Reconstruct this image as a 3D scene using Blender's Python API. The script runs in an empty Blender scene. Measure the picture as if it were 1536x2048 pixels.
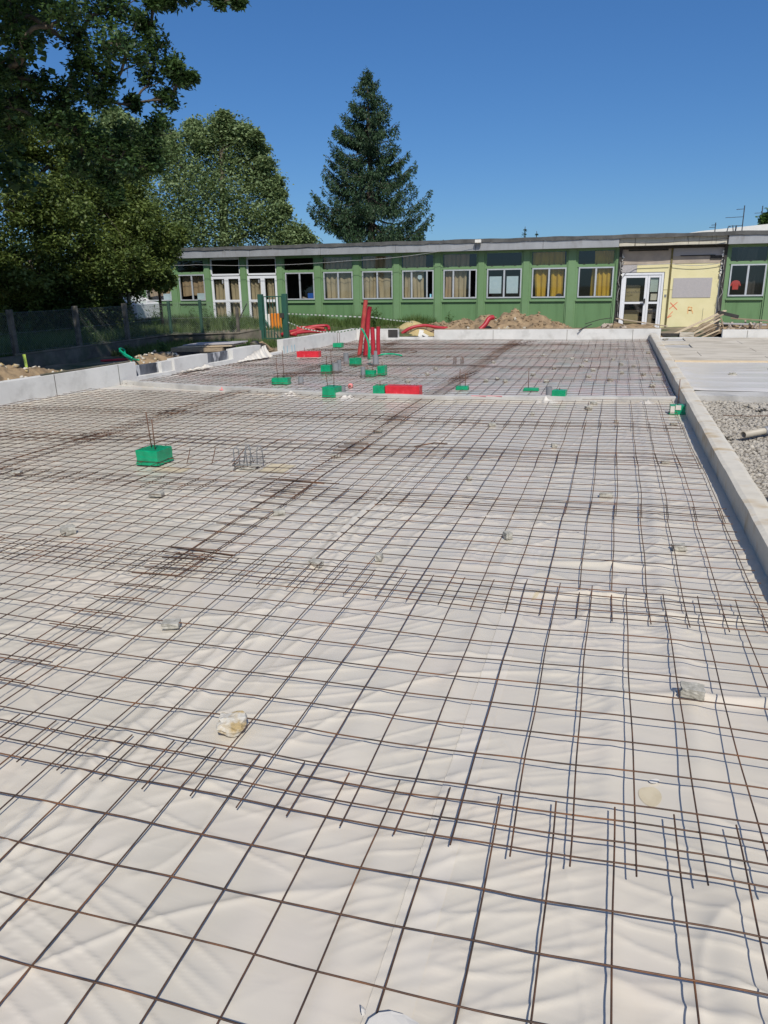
import bpy, math, random
import numpy as np
from mathutils import Vector, Matrix
rng = np.random.default_rng(7); random.seed(7)
C = bpy.context.scene
COL = C.collection
# ------------------------------------------------------------------ camera
YAW, PITCH, ROLL, EYE = -0.299331, 0.302807, -0.0246752, 1.86
cy, sy = math.cos(YAW), math.sin(YAW)
fwd = Vector((sy*math.cos(PITCH), cy*math.cos(PITCH), -math.sin(PITCH)))
rt = Vector((cy, -sy, 0)); up = rt.cross(fwd)
r2 = rt*math.cos(ROLL)+up*math.sin(ROLL); u2 = -rt*math.sin(ROLL)+up*math.cos(ROLL)
cam = bpy.data.objects.new('camera', bpy.data.cameras.new('camera')); COL.objects.link(cam)
cam.matrix_world = Matrix(((r2.x,u2.x,-fwd.x,0),(r2.y,u2.y,-fwd.y,0),(r2.z,u2.z,-fwd.z,EYE),(0,0,0,1)))
cam.data.sensor_fit = 'VERTICAL'; cam.data.sensor_height = 36; cam.data.lens = 1479.4/2048*36
cam.data.clip_start = .05; cam.data.clip_end = 2000
C.camera = cam
C.render.resolution_x = 768; C.render.resolution_y = 1024
# ------------------------------------------------------------------ light
SUNV = Vector((.39, -.80, 1.0)).normalized()
w = bpy.data.worlds.new('World'); C.world = w; w.use_nodes = True
sky = w.node_tree.nodes.new('ShaderNodeTexSky'); sky.sky_type = 'NISHITA'; sky.sun_disc = False
sky.sun_elevation = math.asin(SUNV.z); sky.sun_rotation = math.atan2(SUNV.x, SUNV.y)
sky.air_density = 1.0; sky.dust_density = .1; sky.ozone_density = 2.2; sky.altitude = 300
bg = w.node_tree.nodes['Background']; bg.inputs[1].default_value = .10
hs0 = w.node_tree.nodes.new('ShaderNodeHueSaturation'); hs0.inputs['Saturation'].default_value = 1.2
gm0 = w.node_tree.nodes.new('ShaderNodeMix'); gm0.data_type = 'RGBA'; gm0.blend_type = 'MULTIPLY'; gm0.inputs[0].default_value = 1; gm0.inputs[7].default_value = (.53, .90, 1.42, 1); gg0 = w.node_tree.nodes.new('ShaderNodeGamma'); gg0.inputs[1].default_value = .7
w.node_tree.links.new(sky.outputs[0], hs0.inputs['Color']); w.node_tree.links.new(hs0.outputs[0], gg0.inputs[0]); w.node_tree.links.new(gg0.outputs[0], gm0.inputs[6]); # added warm-white glow around the sun direction, fills and greys the blue shadows
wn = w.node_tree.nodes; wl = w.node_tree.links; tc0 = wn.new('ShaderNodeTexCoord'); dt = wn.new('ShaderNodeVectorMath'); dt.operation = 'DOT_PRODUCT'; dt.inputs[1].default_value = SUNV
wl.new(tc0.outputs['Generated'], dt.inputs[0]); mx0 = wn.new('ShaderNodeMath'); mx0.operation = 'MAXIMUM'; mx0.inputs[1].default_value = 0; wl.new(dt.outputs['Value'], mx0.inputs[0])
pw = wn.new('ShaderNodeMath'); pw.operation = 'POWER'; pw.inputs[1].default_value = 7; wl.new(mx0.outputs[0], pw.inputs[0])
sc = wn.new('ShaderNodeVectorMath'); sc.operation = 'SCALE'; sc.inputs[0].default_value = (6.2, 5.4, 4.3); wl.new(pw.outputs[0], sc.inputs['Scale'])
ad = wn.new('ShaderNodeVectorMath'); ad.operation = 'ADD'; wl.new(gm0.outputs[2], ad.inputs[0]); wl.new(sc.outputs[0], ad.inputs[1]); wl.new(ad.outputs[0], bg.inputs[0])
sun = bpy.data.lights.new('sun', 'SUN'); sun.energy = 3.6; sun.angle = math.radians(.53); sun.color = (1, .96, .885)
so = bpy.data.objects.new('sun', sun); COL.objects.link(so); so.rotation_euler = (-SUNV).to_track_quat('-Z', 'Y').to_euler()
C.view_settings.view_transform = 'Standard'; C.view_settings.look = 'None'
C.view_settings.exposure = .09; C.view_settings.gamma = 1
# ------------------------------------------------------------------ materials
def mat(name, c1, c2=None, scale=6, rough=.8, metal=0, bump=0, bscale=None, detail=5, lo=.35, hi=.65, c3=None, s3=1, lo3=.5, hi3=.7, spec=None, coat=0, trans=0, stretch=None, alpha=None):
    m = bpy.data.materials.new(name); m.use_nodes = True; N = m.node_tree.nodes; L = m.node_tree.links
    b = N['Principled BSDF']; b.inputs['Roughness'].default_value = rough; b.inputs['Metallic'].default_value = metal
    if spec is not None: b.inputs['Specular IOR Level'].default_value = spec
    b.inputs['Coat Weight'].default_value = coat
    tc = N.new('ShaderNodeTexCoord'); mp = N.new('ShaderNodeMapping'); L.new(tc.outputs['Object'], mp.inputs[0])
    if stretch: mp.inputs['Scale'].default_value = stretch
    col = None
    if c2:
        n = N.new('ShaderNodeTexNoise'); n.inputs['Scale'].default_value = scale; n.inputs['Detail'].default_value = detail
        n.inputs['Roughness'].default_value = .62
        L.new(mp.outputs[0], n.inputs[0]); r = N.new('ShaderNodeValToRGB')
        r.color_ramp.elements[0].position = lo; r.color_ramp.elements[1].position = hi
        r.color_ramp.elements[0].color = (*c1, 1); r.color_ramp.elements[1].color = (*c2, 1)
        L.new(n.outputs[0], r.inputs[0]); col = r.outputs[0]
        if c3:
            n3 = N.new('ShaderNodeTexNoise'); n3.inputs['Scale'].default_value = s3; n3.inputs['Detail'].default_value = 4
            L.new(mp.outputs[0], n3.inputs[0]); mr = N.new('ShaderNodeMapRange'); mr.inputs[1].default_value = lo3; mr.inputs[2].default_value = hi3
            L.new(n3.outputs[0], mr.inputs[0]); mx = N.new('ShaderNodeMix'); mx.data_type = 'RGBA'
            L.new(mr.outputs[0], mx.inputs[0]); L.new(col, mx.inputs[6]); mx.inputs[7].default_value = (*c3, 1); col = mx.outputs[2]
        L.new(col, b.inputs['Base Color'])
    else: b.inputs['Base Color'].default_value = (*c1, 1)
    if bump:
        n2 = N.new('ShaderNodeTexNoise'); n2.inputs['Scale'].default_value = bscale or scale*3; n2.inputs['Detail'].default_value = 6
        L.new(mp.outputs[0], n2.inputs[0]); bp = N.new('ShaderNodeBump'); bp.inputs['Strength'].default_value = 1; bp.inputs['Distance'].default_value = bump
        L.new(n2.outputs[0], bp.inputs['Height']); L.new(bp.outputs[0], b.inputs['Normal'])
    if trans:
        t = N.new('ShaderNodeBsdfTranslucent'); ms = N.new('ShaderNodeMixShader'); ms.inputs[0].default_value = trans
        if col: L.new(col, t.inputs[0])
        else: t.inputs[0].default_value = (*c1, 1)
        L.new(b.outputs[0], ms.inputs[1]); L.new(t.outputs[0], ms.inputs[2]); L.new(ms.outputs[0], N['Material Output'].inputs[0])
    return m
def leafmat(name, c1, c2, trans=.3, rough=.5, spec=.4):
    m = bpy.data.materials.new(name); m.use_nodes = True; N = m.node_tree.nodes; L = m.node_tree.links
    b = N['Principled BSDF']; b.inputs['Roughness'].default_value = rough; b.inputs['Specular IOR Level'].default_value = spec
    at = N.new('ShaderNodeAttribute'); at.attribute_name = 'var'; r = N.new('ShaderNodeValToRGB')
    r.color_ramp.elements[0].color = (*c1, 1); r.color_ramp.elements[1].color = (*c2, 1); L.new(at.outputs['Fac'], r.inputs[0])
    L.new(r.outputs[0], b.inputs['Base Color'])
    t = N.new('ShaderNodeBsdfTranslucent'); hs = N.new('ShaderNodeHueSaturation'); hs.inputs['Value'].default_value = 1.3; hs.inputs['Hue'].default_value = .485
    L.new(r.outputs[0], hs.inputs['Color']); L.new(hs.outputs[0], t.inputs[0])
    ms = N.new('ShaderNodeMixShader'); ms.inputs[0].default_value = trans
    L.new(b.outputs[0], ms.inputs[1]); L.new(t.outputs[0], ms.inputs[2]); L.new(ms.outputs[0], N['Material Output'].inputs[0])
    return m
def glassmat(name, tint=(.80, .82, .82), refl=.09):
    m = bpy.data.materials.new(name); m.use_nodes = True; N = m.node_tree.nodes; L = m.node_tree.links
    N.remove(N['Principled BSDF']); t = N.new('ShaderNodeBsdfTransparent'); t.inputs[0].default_value = (*tint, 1)
    g = N.new('ShaderNodeBsdfGlossy'); g.inputs['Roughness'].default_value = .03
    ms = N.new('ShaderNodeMixShader'); ms.inputs[0].default_value = refl; L.new(t.outputs[0], ms.inputs[1]); L.new(g.outputs[0], ms.inputs[2])
    L.new(ms.outputs[0], N['Material Output'].inputs[0]); return m
M = {}
M['rebar'] = mat('rusted_steel', (.045, .032, .025), (.135, .070, .040), 9, .62, .25, .0006, 220, c3=(.24, .105, .045), s3=5, lo3=.50, hi3=.72)
M['rust'] = mat('rust_steel', (.10, .05, .03), (.16, .08, .045), 20, .8)
M['green_paint'] = mat('green_paint', (.155, .265, .122), (.175, .295, .142), 1.1, .5, bump=.0005, bscale=40, c3=(.14,.25,.105), s3=.7)
M['green_panel'] = mat('green_panel_paint', (.122, .23, .097), (.138, .255, .11), .9, .55, bump=.0006, bscale=30, c3=(.085,.165,.065), s3=3.2, lo3=.52, hi3=.85, stretch=(1.6, 1, .22))
M['alu'] = mat('window_aluminium', (.52, .54, .55), (.60, .62, .63), 5, .4, .35)
M['fascia'] = mat('grey_metal_fascia', (.34, .345, .35), (.42, .425, .43), 2, .5, .3, .002, 3, c3=(.27, .26, .25), s3=6, lo3=.55, hi3=.8, stretch=(1, 1, .3))
M['bitumen'] = mat('roof_bitumen', (.06, .06, .058), (.11, .11, .105), 3, .9, bump=.004, bscale=12)
M['white'] = mat('white_door_frame', (.78, .79, .80), (.72, .73, .75), 3, .4)
M['dark'] = mat('dark_frame', (.03, .028, .025), (.05, .045, .04), 8, .8)
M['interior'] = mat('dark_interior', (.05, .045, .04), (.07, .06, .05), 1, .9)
M['cream'] = mat('cream_curtain', (.50, .40, .24), (.58, .47, .29), 3, .9, trans=.15)
M['yellow'] = mat('yellow_curtain', (.62, .38, .035), (.70, .46, .05), 3, .85, trans=.15)
M['brownc'] = mat('brown_curtain', (.40, .28, .16), (.46, .33, .19), 3, .9)
M['glass'] = glassmat('window_glass'); M['glassdark'] = glassmat('door_glass', (.72, .72, .66))
M['insul'] = mat('yellow_insulation_board', (.72, .65, .36), (.78, .71, .42), 2, .85, bump=.001, bscale=20)
M['greyboard'] = mat('grey_fibre_board', (.40, .38, .38), (.46, .43, .42), 30, .9)
M['beigewall'] = mat('bare_beige_board', (.40, .33, .26), (.50, .42, .33), 2, .9, c3=(.30, .26, .23), s3=1.2)
M['stainedcon'] = mat('stained_concrete', (.56, .51, .41), (.66, .61, .50), 3, .9, c3=(.12, .10, .08), s3=9, lo3=.57, hi3=.66, stretch=(1, 1, .08), bump=.004)
M['concrete'] = mat('pale_concrete', (.58, .565, .53), (.68, .665, .625), 1.6, .85, bump=.003, bscale=28, c3=(.40, .385, .35), s3=3.1, lo3=.55, hi3=.85)
M['kerbtop'] = mat('smeared_concrete', (.58, .53, .435), (.68, .63, .53), 3, .8, bump=.004, bscale=14, c3=(.47, .35, .20), s3=3.0, lo3=.52, hi3=.72, stretch=(1, 1.6, 1))
M['oldcon'] = mat('weathered_concrete', (.10, .085, .065), (.20, .175, .135), 2.3, .95, bump=.006, bscale=20, c3=(.09, .10, .06), s3=3)
M['bitwall'] = mat('bitumen_coated_face', (.03, .035, .045), (.16, .17, .19), 5, .5, c3=(.5, .5, .5), s3=6, lo3=.58, hi3=.66, stretch=(1, 1, .3))
M['divider'] = mat('grey_concrete_beam', (.43, .41, .37), (.54, .52, .48), 2.2, .9, bump=.004, bscale=25, c3=(.33, .32, .30), s3=2)
M['greenbox'] = mat('green_taped_film', (.0, .245, .105), (.008, .34, .155), 9, .28, bump=.004, bscale=11, coat=.2)
M['redbox'] = mat('red_taped_film', (.56, .015, .025), (.70, .03, .045), 8, .3, bump=.004, bscale=12, c3=(.8, .35, .35), s3=14, lo3=.66, hi3=.75, coat=.2)
M['pvc'] = mat('grey_pvc', (.20, .205, .21), (.25, .255, .26), 3, .45)
M['redpipe'] = mat('red_conduit', (.36, .014, .026), (.45, .025, .038), 5, .45)
M['orangepipe'] = mat('faded_red_conduit', (.50, .10, .07), (.40, .035, .04), 5, .5)
M['greenpipe'] = mat('green_conduit', (.0, .33, .16), (.01, .42, .21), 5, .35)
M['soil'] = mat('brown_soil', (.22, .15, .085), (.38, .27, .155), 3, .95, bump=.02, bscale=9, c3=(.12, .09, .055), s3=5)
M['yard'] = mat('yard_earth', (.17, .13, .085), (.30, .24, .16), 1.5, .95, bump=.02, bscale=6, c3=(.06, .085, .03), s3=.8, lo3=.42, hi3=.6)
M['ground'] = mat('earth_ground', (.16, .14, .09), (.10, .13, .05), .3, .95)
M['gravel'] = mat('limestone_gravel', (.30, .27, .225), (.50, .46, .39), 14, .9, bump=.01, bscale=40)
M['gravelbed'] = mat('gravel_bed', (.17, .145, .115), (.36, .32, .26), 22, .95, bump=.02, bscale=40)
M['stone'] = mat('spacer_concrete', (.27, .255, .21), (.48, .455, .39), 30, .95, bump=.003, bscale=90)
M['whitestone'] = mat('white_stone', (.50, .46, .38), (.68, .64, .56), 20, .9, bump=.006, bscale=50, c3=(.42, .31, .15), s3=14, lo3=.45, hi3=.6)
M['timber'] = mat('weathered_timber', (.26, .19, .12), (.42, .33, .22), 8, .85, stretch=(1, 6, 6))
M['palewood'] = mat('pale_plank', (.55, .43, .28), (.64, .52, .36), 6, .8, stretch=(1, 6, 6))
M['gate'] = mat('dark_green_paint', (.025, .085, .06), (.035, .11, .075), 4, .45)
M['wire'] = mat('fence_wire', (.24, .26, .23), (.32, .34, .31), 6, .5, .5)
M['postcon'] = mat('old_fence_post', (.085, .075, .06), (.17, .15, .12), 6, .95, bump=.004, bscale=30)
M['postgreen'] = mat('green_fence_post', (.03, .075, .05), (.045, .10, .065), 4, .6)
M['bark'] = mat('bark', (.055, .042, .03), (.12, .095, .07), 6, .95, bump=.02, bscale=14)
M['barkpale'] = mat('pale_bark', (.42, .36, .27), (.22, .19, .14), 8, .95, bump=.01, bscale=20)
M['oak'] = leafmat('oak_leaves', (.026, .06, .022), (.08, .145, .04))
M['horn'] = leafmat('hornbeam_leaves', (.055, .09, .02), (.17, .225, .055))
M['back'] = leafmat('poplar_leaves', (.10, .155, .055), (.28, .36, .16))
M['spruce'] = leafmat('spruce_needles', (.012, .034, .014), (.048, .095, .034), .1, .6)
M['grass'] = leafmat('grass_blades', (.045, .095, .018), (.14, .20, .05), .3, .6)
M['weed'] = leafmat('weed_leaves', (.05, .10, .02), (.10, .17, .04))
M['carpaint'] = mat('white_car_paint', (.75, .76, .78), (.70, .71, .73), 2, .25, coat=.6)
M['carglass'] = mat('car_glass', (.02, .03, .035), (.03, .04, .045), 2, .08)
M['rubber'] = mat('tyre_rubber', (.02, .02, .02), (.03, .03, .03), 9, .8)
M['orange'] = mat('orange_plastic', (.75, .22, .02), (.80, .27, .03), 3, .5)
M['redwhite'] = mat('red_reflective', (.65, .05, .04), (.6, .08, .06), 3, .5)
M['tapew'] = mat('white_tape', (.82, .80, .74), (.75, .73, .66), 5, .5)
M['limestake'] = mat('lime_stake_paint', (.55, .68, .10), (.48, .62, .09), 6, .6)
M['paper'] = mat('pale_blue_poster', (.55, .68, .70), (.62, .74, .75), 8, .7)
M['bluebox'] = mat('blue_plastic', (.01, .10, .42), (.015, .12, .48), 3, .4)
M['redmark'] = mat('red_spray_paint', (.85, .12, .06), (.80, .20, .10), 9, .8)
M['orangemark'] = mat('orange_spray_paint', (.85, .46, .18), (.80, .52, .25), 9, .8)
M['pinkmark'] = mat('pink_spray_paint', (.85, .20, .20), (.80, .35, .32), 9, .8)
M['antenna'] = mat('antenna_metal', (.10, .11, .12), (.14, .15, .16), 4, .5, .6)
M['cable'] = mat('grey_cable', (.45, .44, .42), (.38, .37, .35), 4, .6)
M['blackcable'] = mat('black_cable', (.02, .02, .02), (.03, .03, .03), 4, .6)
M['ply'] = mat('yellow_foam_board', (.54, .48, .38), (.61, .55, .45), 1.5, .8, c3=(.38, .33, .25), s3=4, stretch=(.35, 1, 1))
M['foampatch'] = mat('bare_insulation', (.50, .42, .28), (.58, .50, .35), 14, .85)
M['blue'] = mat('blue_mark', (.15, .42, .55), (.2, .48, .6), 6, .7)
M['mulch'] = mat('dry_grass', (.42, .32, .14), (.52, .42, .2), 14, .95)
# film: white-pink polythene, slightly glossy, faint colour differences where the floor shows through
def filmmat(name, c1, c2, cT, tint_amt, rough=.30, bscale=4):
    m = mat(name, c1, c2, .9, rough, spec=.5, bump=0)
    N = m.node_tree.nodes; L = m.node_tree.links; b = N['Principled BSDF']; tc = [n for n in N if n.type == 'TEX_COORD'][0]
    src = b.inputs['Base Color'].links[0].from_socket
    n = N.new('ShaderNodeTexNoise'); n.inputs['Scale'].default_value = 1.7; n.inputs['Detail'].default_value = 3; L.new(tc.outputs['Object'], n.inputs[0])
    r = N.new('ShaderNodeValToRGB'); e = r.color_ramp.elements; e[0].position = .30; e[0].color = (*cT[0], 1); e[1].position = .72; e[1].color = (*cT[2], 1)
    k = e.new(.5); k.color = (*cT[1], 1); L.new(n.outputs[0], r.inputs[0])
    mx = N.new('ShaderNodeMix'); mx.data_type = 'RGBA'; mx.inputs[0].default_value = tint_amt; L.new(src, mx.inputs[6]); L.new(r.outputs[0], mx.inputs[7]); L.new(mx.outputs[2], b.inputs['Base Color'])
    nd = N.new('ShaderNodeTexNoise'); nd.inputs['Scale'].default_value = .9; nd.inputs['Detail'].default_value = 7; nd.inputs['Roughness'].default_value = .7; L.new(tc.outputs['Object'], nd.inputs[0])
    md = N.new('ShaderNodeMapRange'); md.inputs[1].default_value = .54; md.inputs[2].default_value = .72; md.inputs[4].default_value = .45; L.new(nd.outputs[0], md.inputs[0])
    mx2 = N.new('ShaderNodeMix'); mx2.data_type = 'RGBA'; L.new(md.outputs[0], mx2.inputs[0]); L.new(mx.outputs[2], mx2.inputs[6]); mx2.inputs[7].default_value = (.56, .475, .345, 1); L.new(mx2.outputs[2], b.inputs['Base Color'])
    # fine crumples
    mp = N.new('ShaderNodeMapping'); mp.inputs['Rotation'].default_value = (0, 0, .7); mp.inputs['Scale'].default_value = (1, 2.6, 1); L.new(tc.outputs['Object'], mp.inputs[0])
    n2 = N.new('ShaderNodeTexNoise'); n2.inputs['Scale'].default_value = bscale; n2.inputs['Detail'].default_value = 2; n2.inputs['Roughness'].default_value = .35; n2.inputs['Distortion'].default_value = .7; L.new(mp.outputs[0], n2.inputs[0])
    bp = N.new('ShaderNodeBump'); bp.inputs['Distance'].default_value = .007; bp.inputs['Strength'].default_value = .45; L.new(n2.outputs[0], bp.inputs['Height']); L.new(bp.outputs[0], b.inputs['Normal'])
    return m
TN = ((.56, .53, .44), (.61, .555, .465), (.64, .54, .47))
M['film'] = filmmat('white_polythene', (.585, .53, .435), (.64, .58, .48), TN, .25)
M['filmfar'] = filmmat('tinted_polythene', (.57, .53, .475), (.70, .65, .585), ((.38, .46, .43), (.62, .57, .52), (.64, .43, .41)), .55)
M['filmwhite'] = filmmat('milky_polythene', (.64, .60, .53), (.70, .66, .59), TN, .15, .3)
M['strip'] = mat('film_overlap', (.605, .55, .46), (.655, .595, .50), 3, .3)
# ------------------------------------------------------------------ mesh helpers
class MB:
    def __init__(s): s.v = []; s.f = []
    def add(s, vs, fs):
        o = len(s.v); s.v.extend([tuple(a) for a in vs]); s.f.extend([tuple(i+o for i in a) for a in fs]); return s
    def box(s, x0, x1, y0, y1, z0, z1):
        return s.add([(x0,y0,z0),(x1,y0,z0),(x1,y1,z0),(x0,y1,z0),(x0,y0,z1),(x1,y0,z1),(x1,y1,z1),(x0,y1,z1)],
                     [(0,3,2,1),(4,5,6,7),(0,1,5,4),(1,2,6,5),(2,3,7,6),(3,0,4,7)])
    def obox(s, c, size, rz=0, rx=0, ry=0):
        R = Matrix.Rotation(rz, 3, 'Z') @ Matrix.Rotation(ry, 3, 'Y') @ Matrix.Rotation(rx, 3, 'X'); c = Vector(c)
        vs = [c + R @ Vector((sx*size[0]/2, sy_*size[1]/2, sz*size[2]/2)) for sz in (-1, 1) for sx, sy_ in ((-1,-1),(1,-1),(1,1),(-1,1))]
        return s.add(vs, [(0,3,2,1),(4,5,6,7),(0,1,5,4),(1,2,6,5),(2,3,7,6),(3,0,4,7)])
    def tube(s, pts, r, n=8, caps=True, rs=None):
        pts = [Vector(p) for p in pts]; vs = []; fs = []; prev = None
        for i, p in enumerate(pts):
            d = (pts[min(i+1, len(pts)-1)] - pts[max(i-1, 0)]).normalized()
            if prev is None:
                a = Vector((0,0,1)) if abs(d.z) < .9 else Vector((1,0,0)); x = d.cross(a).normalized()
            else: x = (prev - d*prev.dot(d)).normalized()
            prev = x; y = d.cross(x); rr = rs[i] if rs else r
            for k in range(n):
                t = 2*math.pi*k/n; vs.append(p + x*math.cos(t)*rr + y*math.sin(t)*rr)
        for i in range(len(pts)-1):
            for k in range(n):
                a = i*n+k; b = i*n+(k+1) % n; fs.append((a, b, b+n, a+n))
        if caps: fs.append(tuple(range(n-1, -1, -1))); fs.append(tuple(range((len(pts)-1)*n, len(pts)*n)))
        return s.add(vs, fs)
    def build(s, name, m, parent=None, smooth=False, bevel=0):
        me = bpy.data.meshes.new(name); me.from_pydata([tuple(a) for a in s.v], [], s.f); me.update()
        o = bpy.data.objects.new(name, me); COL.objects.link(o); me.materials.append(m)
        if smooth: me.polygons.foreach_set('use_smooth', [True]*len(me.polygons))
        if parent is not None: o.parent = parent
        if bevel:
            b = o.modifiers.new('bevel', 'BEVEL'); b.width = bevel; b.segments = 2; b.limit_method = 'ANGLE'
        return o
def npmesh(name, V, F, m, parent=None, smooth=False, var=None):
    V = np.asarray(V, dtype=np.float32); F = np.asarray(F, dtype=np.int32); k = F.shape[1]
    me = bpy.data.meshes.new(name); me.vertices.add(len(V)); me.vertices.foreach_set('co', V.ravel())
    me.loops.add(F.size); me.loops.foreach_set('vertex_index', F.ravel())
    me.polygons.add(len(F)); me.polygons.foreach_set('loop_start', np.arange(len(F), dtype=np.int32)*k)
    me.polygons.foreach_set('loop_total', np.full(len(F), k, dtype=np.int32))
    if smooth: me.polygons.foreach_set('use_smooth', np.ones(len(F), dtype=bool))
    me.update(calc_edges=True); me.materials.append(m)
    if var is not None:
        a = me.attributes.new('var', 'FLOAT', 'POINT'); a.data.foreach_set('value', np.asarray(var, dtype=np.float32))
    o = bpy.data.objects.new(name, me); COL.objects.link(o)
    if parent is not None: o.parent = parent
    return o
def tag(o, label=None, cat=None, group=None, kind=None):
    if label: o['label'] = label
    if cat: o['category'] = cat
    if group: o['group'] = group
    if kind: o['kind'] = kind
    return o
def thing(name, label, cat, loc=(0,0,0), rz=0, group=None):
    o = bpy.data.objects.new(name, None); COL.objects.link(o); o.location = loc; o.rotation_euler = (0, 0, rz)
    o.empty_display_size = .1
    return tag(o, label, cat, group)
# perlin noise, vectorised
_p = np.random.default_rng(3).permutation(512); _g = np.random.default_rng(4).uniform(0, 2*np.pi, 512)
def pn(x, y, seed=0):
    x = np.asarray(x, float)+seed*17.3; y = np.asarray(y, float)+seed*9.1
    xi = np.floor(x).astype(int); yi = np.floor(y).astype(int); xf = x-xi; yf = y-yi
    u = xf*xf*xf*(xf*(xf*6-15)+10); v = yf*yf*yf*(yf*(yf*6-15)+10)
    def gr(a, b, fx, fy):
        t = _g[_p[(_p[a & 511]+b) & 511]]; return np.cos(t)*fx+np.sin(t)*fy
    n00 = gr(xi, yi, xf, yf); n10 = gr(xi+1, yi, xf-1, yf); n01 = gr(xi, yi+1, xf, yf-1); n11 = gr(xi+1, yi+1, xf-1, yf-1)
    return ((n00*(1-u)+n10*u)*(1-v)+(n01*(1-u)+n11*u)*v)*1.5
def fbm(x, y, o=4, seed=0):
    s = 0; a = 1; t = 0
    for i in range(o): s = s+a*pn(x*2**i, y*2**i, seed+i); t += a; a *= .5
    return s/t
def sstep(a, b, x):
    t = np.clip((x-a)/(b-a), 0, 1); return t*t*(3-2*t)
def grid(name, xs, ys, zf, m, parent=None, smooth=True):
    X, Y = np.meshgrid(xs, ys); Z = zf(X, Y); V = np.stack([X, Y, Z], -1).reshape(-1, 3)
    nx = len(xs); i, j = np.meshgrid(np.arange(nx-1), np.arange(len(ys)-1)); a = (j*nx+i).ravel()
    return npmesh(name, V, np.stack([a, a+1, a+nx+1, a+nx], -1), m, parent, smooth)
# ------------------------------------------------------------------ ground and floors
def wx(y): return -9.83+.127*(y-10.04)          # inner face of the skewed left-hand wall
MB().box(-400, 400, -100, 700, -.5, -.14).build('ground', M['ground'])['kind'] = 'structure'
def yardz(X, Y):
    z = np.full(X.shape, -.13)
    out = sstep(.10, .25, wx(Y)-X)
    n = fbm(X*.9, Y*.9, 4, 5)
    z = z*(1-out)+(.10+.09*n)*out
    fen = np.where(Y < 20.7, -13.05, -13.05+(Y-20.7)*4.5)
    hi = sstep(.0, .12, fen-X)*(X < -10.35)
    z = z*(1-hi)+(.36+.05*n)*hi
    back = sstep(23.82, 24.1, Y)
    zb = np.where(X < -8, .27, .27-.2*sstep(-8, -5, X))+.05*n
    z = np.where(hi > .5, z, z*(1-back)+zb*back)
    return z
yg = grid('yard_ground', np.arange(-32, 12, .12), np.arange(6, 60, .14), yardz, M['yard']); tag(yg, kind='structure')
# film sheets with folds
def fold(X, Y):
    wxn = pn(X*.7, Y*.7, 1)*.8; wyn = pn(X*.7, Y*.7, 2)*.8
    def ridge(ang, su, sv, seed, p=3):
        a = ang+.5*pn(X*.35, Y*.35, seed+9); u = np.cos(a)*X+np.sin(a)*Y; v = -np.sin(a)*X+np.cos(a)*Y
        n = pn(u*su+wxn, v*sv+wyn, seed); return (1-np.minimum(1, np.abs(n)*1.6))**p
    mask = .35+.65*sstep(-.25, .35, pn(X*.6, Y*.5, 21))
    pm = lambda f, sd, a_=.0, b_=.35: sstep(a_, b_, pn(X*f, Y*f*.8, sd))
    z = .008*ridge(.75, .40, 3.2, 31, 7)*(.25+.75*pm(.7, 24))+.009*ridge(1.25, .45, 4.6, 35, 8)*pm(.8, 21, -.1)+.006*ridge(-.35, .5, 5.5, 41, 8)*pm(.8, 22, .08)
    z = z+.006*ridge(.25, .8, 8.5, 45, 6)*pm(1.1, 23)+.004*ridge(.8, 1.1, 12, 55, 4)*pm(1.2, 56)+.009*ridge(-.15, .7, 6, 47, 7)*sstep(-.2, .3, X)*pm(.9, 26, -.2)
    z = z+.010*ridge(.95, .3, 1.9, 49, 9)
    z = z+.004*fbm(X*2.0, Y*2.0, 2, 50)+.010*pn(X*.8, Y*.6, 60)
    z = z+.022*sstep(.70, .98, X)*sstep(10, 6, Y)
    # long soft folds running away along the sheets
    for x0, a, wd in ((-1.93, .026, .035), (-1.80, .014, .025), (-.62, .010, .05), (.42, .022, .06), (-.95, .010, .08), (.1, .010, .05)):
        c = x0+.05*pn(Y*.7, 0*Y+x0, 70); z = z+a*np.exp(-((X-c)/wd)**2)*(.4+.6*sstep(-.4, .3, pn(Y*.6, 0*Y+3.3*x0, 71)))
    # deep cross folds near the kerb
    for y0, x0 in ((3.28, .62), (4.15, .55), (4.9, .1), (4.35, .0)):
        z = z+.028*np.exp(-((Y-y0-.12*(X-x0)+.03*pn(X*3, 0*X+y0, 73))/.035)**2)*np.exp(-((X-x0)/.42)**2)
    return z
def sheet(name, x0, x1, y0, y1, dz, dx, m, label, st=None, clip=None):
    ny = []; y = y0
    while y < y1: ny.append(y); y += .0095*max(1, y/2.9)
    ny.append(y1)
    def zf(X, Y):
        z = -.026+dz+fold(X, Y)*np.where(Y > 6, .8, 1)
        e = np.minimum(X-x0, x1-X); return z+.002*sstep(.02, 0, e)
    xs = np.arange(x0, x1+1e-6, dx)
    X, Y = np.meshgrid(xs, ny)
    if clip is not None: X = np.maximum(X, clip(Y)+0*X)
    Z = zf(X, Y); V = np.stack([X, Y, Z], -1).reshape(-1, 3); nx = len(xs)
    i, j = np.meshgrid(np.arange(nx-1), np.arange(len(ny)-1)); a = (j*nx+i).ravel()
    o = npmesh(name, V, np.stack([a, a+1, a+nx+1, a+nx], -1), m, None, True)
    tag(o, label, 'plastic sheet', 'plastic sheets laid under the rebar')
    return o
def divy(x): return float(np.interp(x, [-9.6, -8.99, -7.25, -5.59, -4.73, -2.85, -.97, 1.1], [12.9, 12.74, 12.32, 12.03, 11.82, 11.66, 11.86, 12.05]))
sheet('plastic_sheet', -10.9, -5.40, 3.2, 12.75, 0, .03, M['film'], 'dull white plastic sheet beside the long left concrete wall', clip=lambda Y: wx(Y)+.003)
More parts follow.
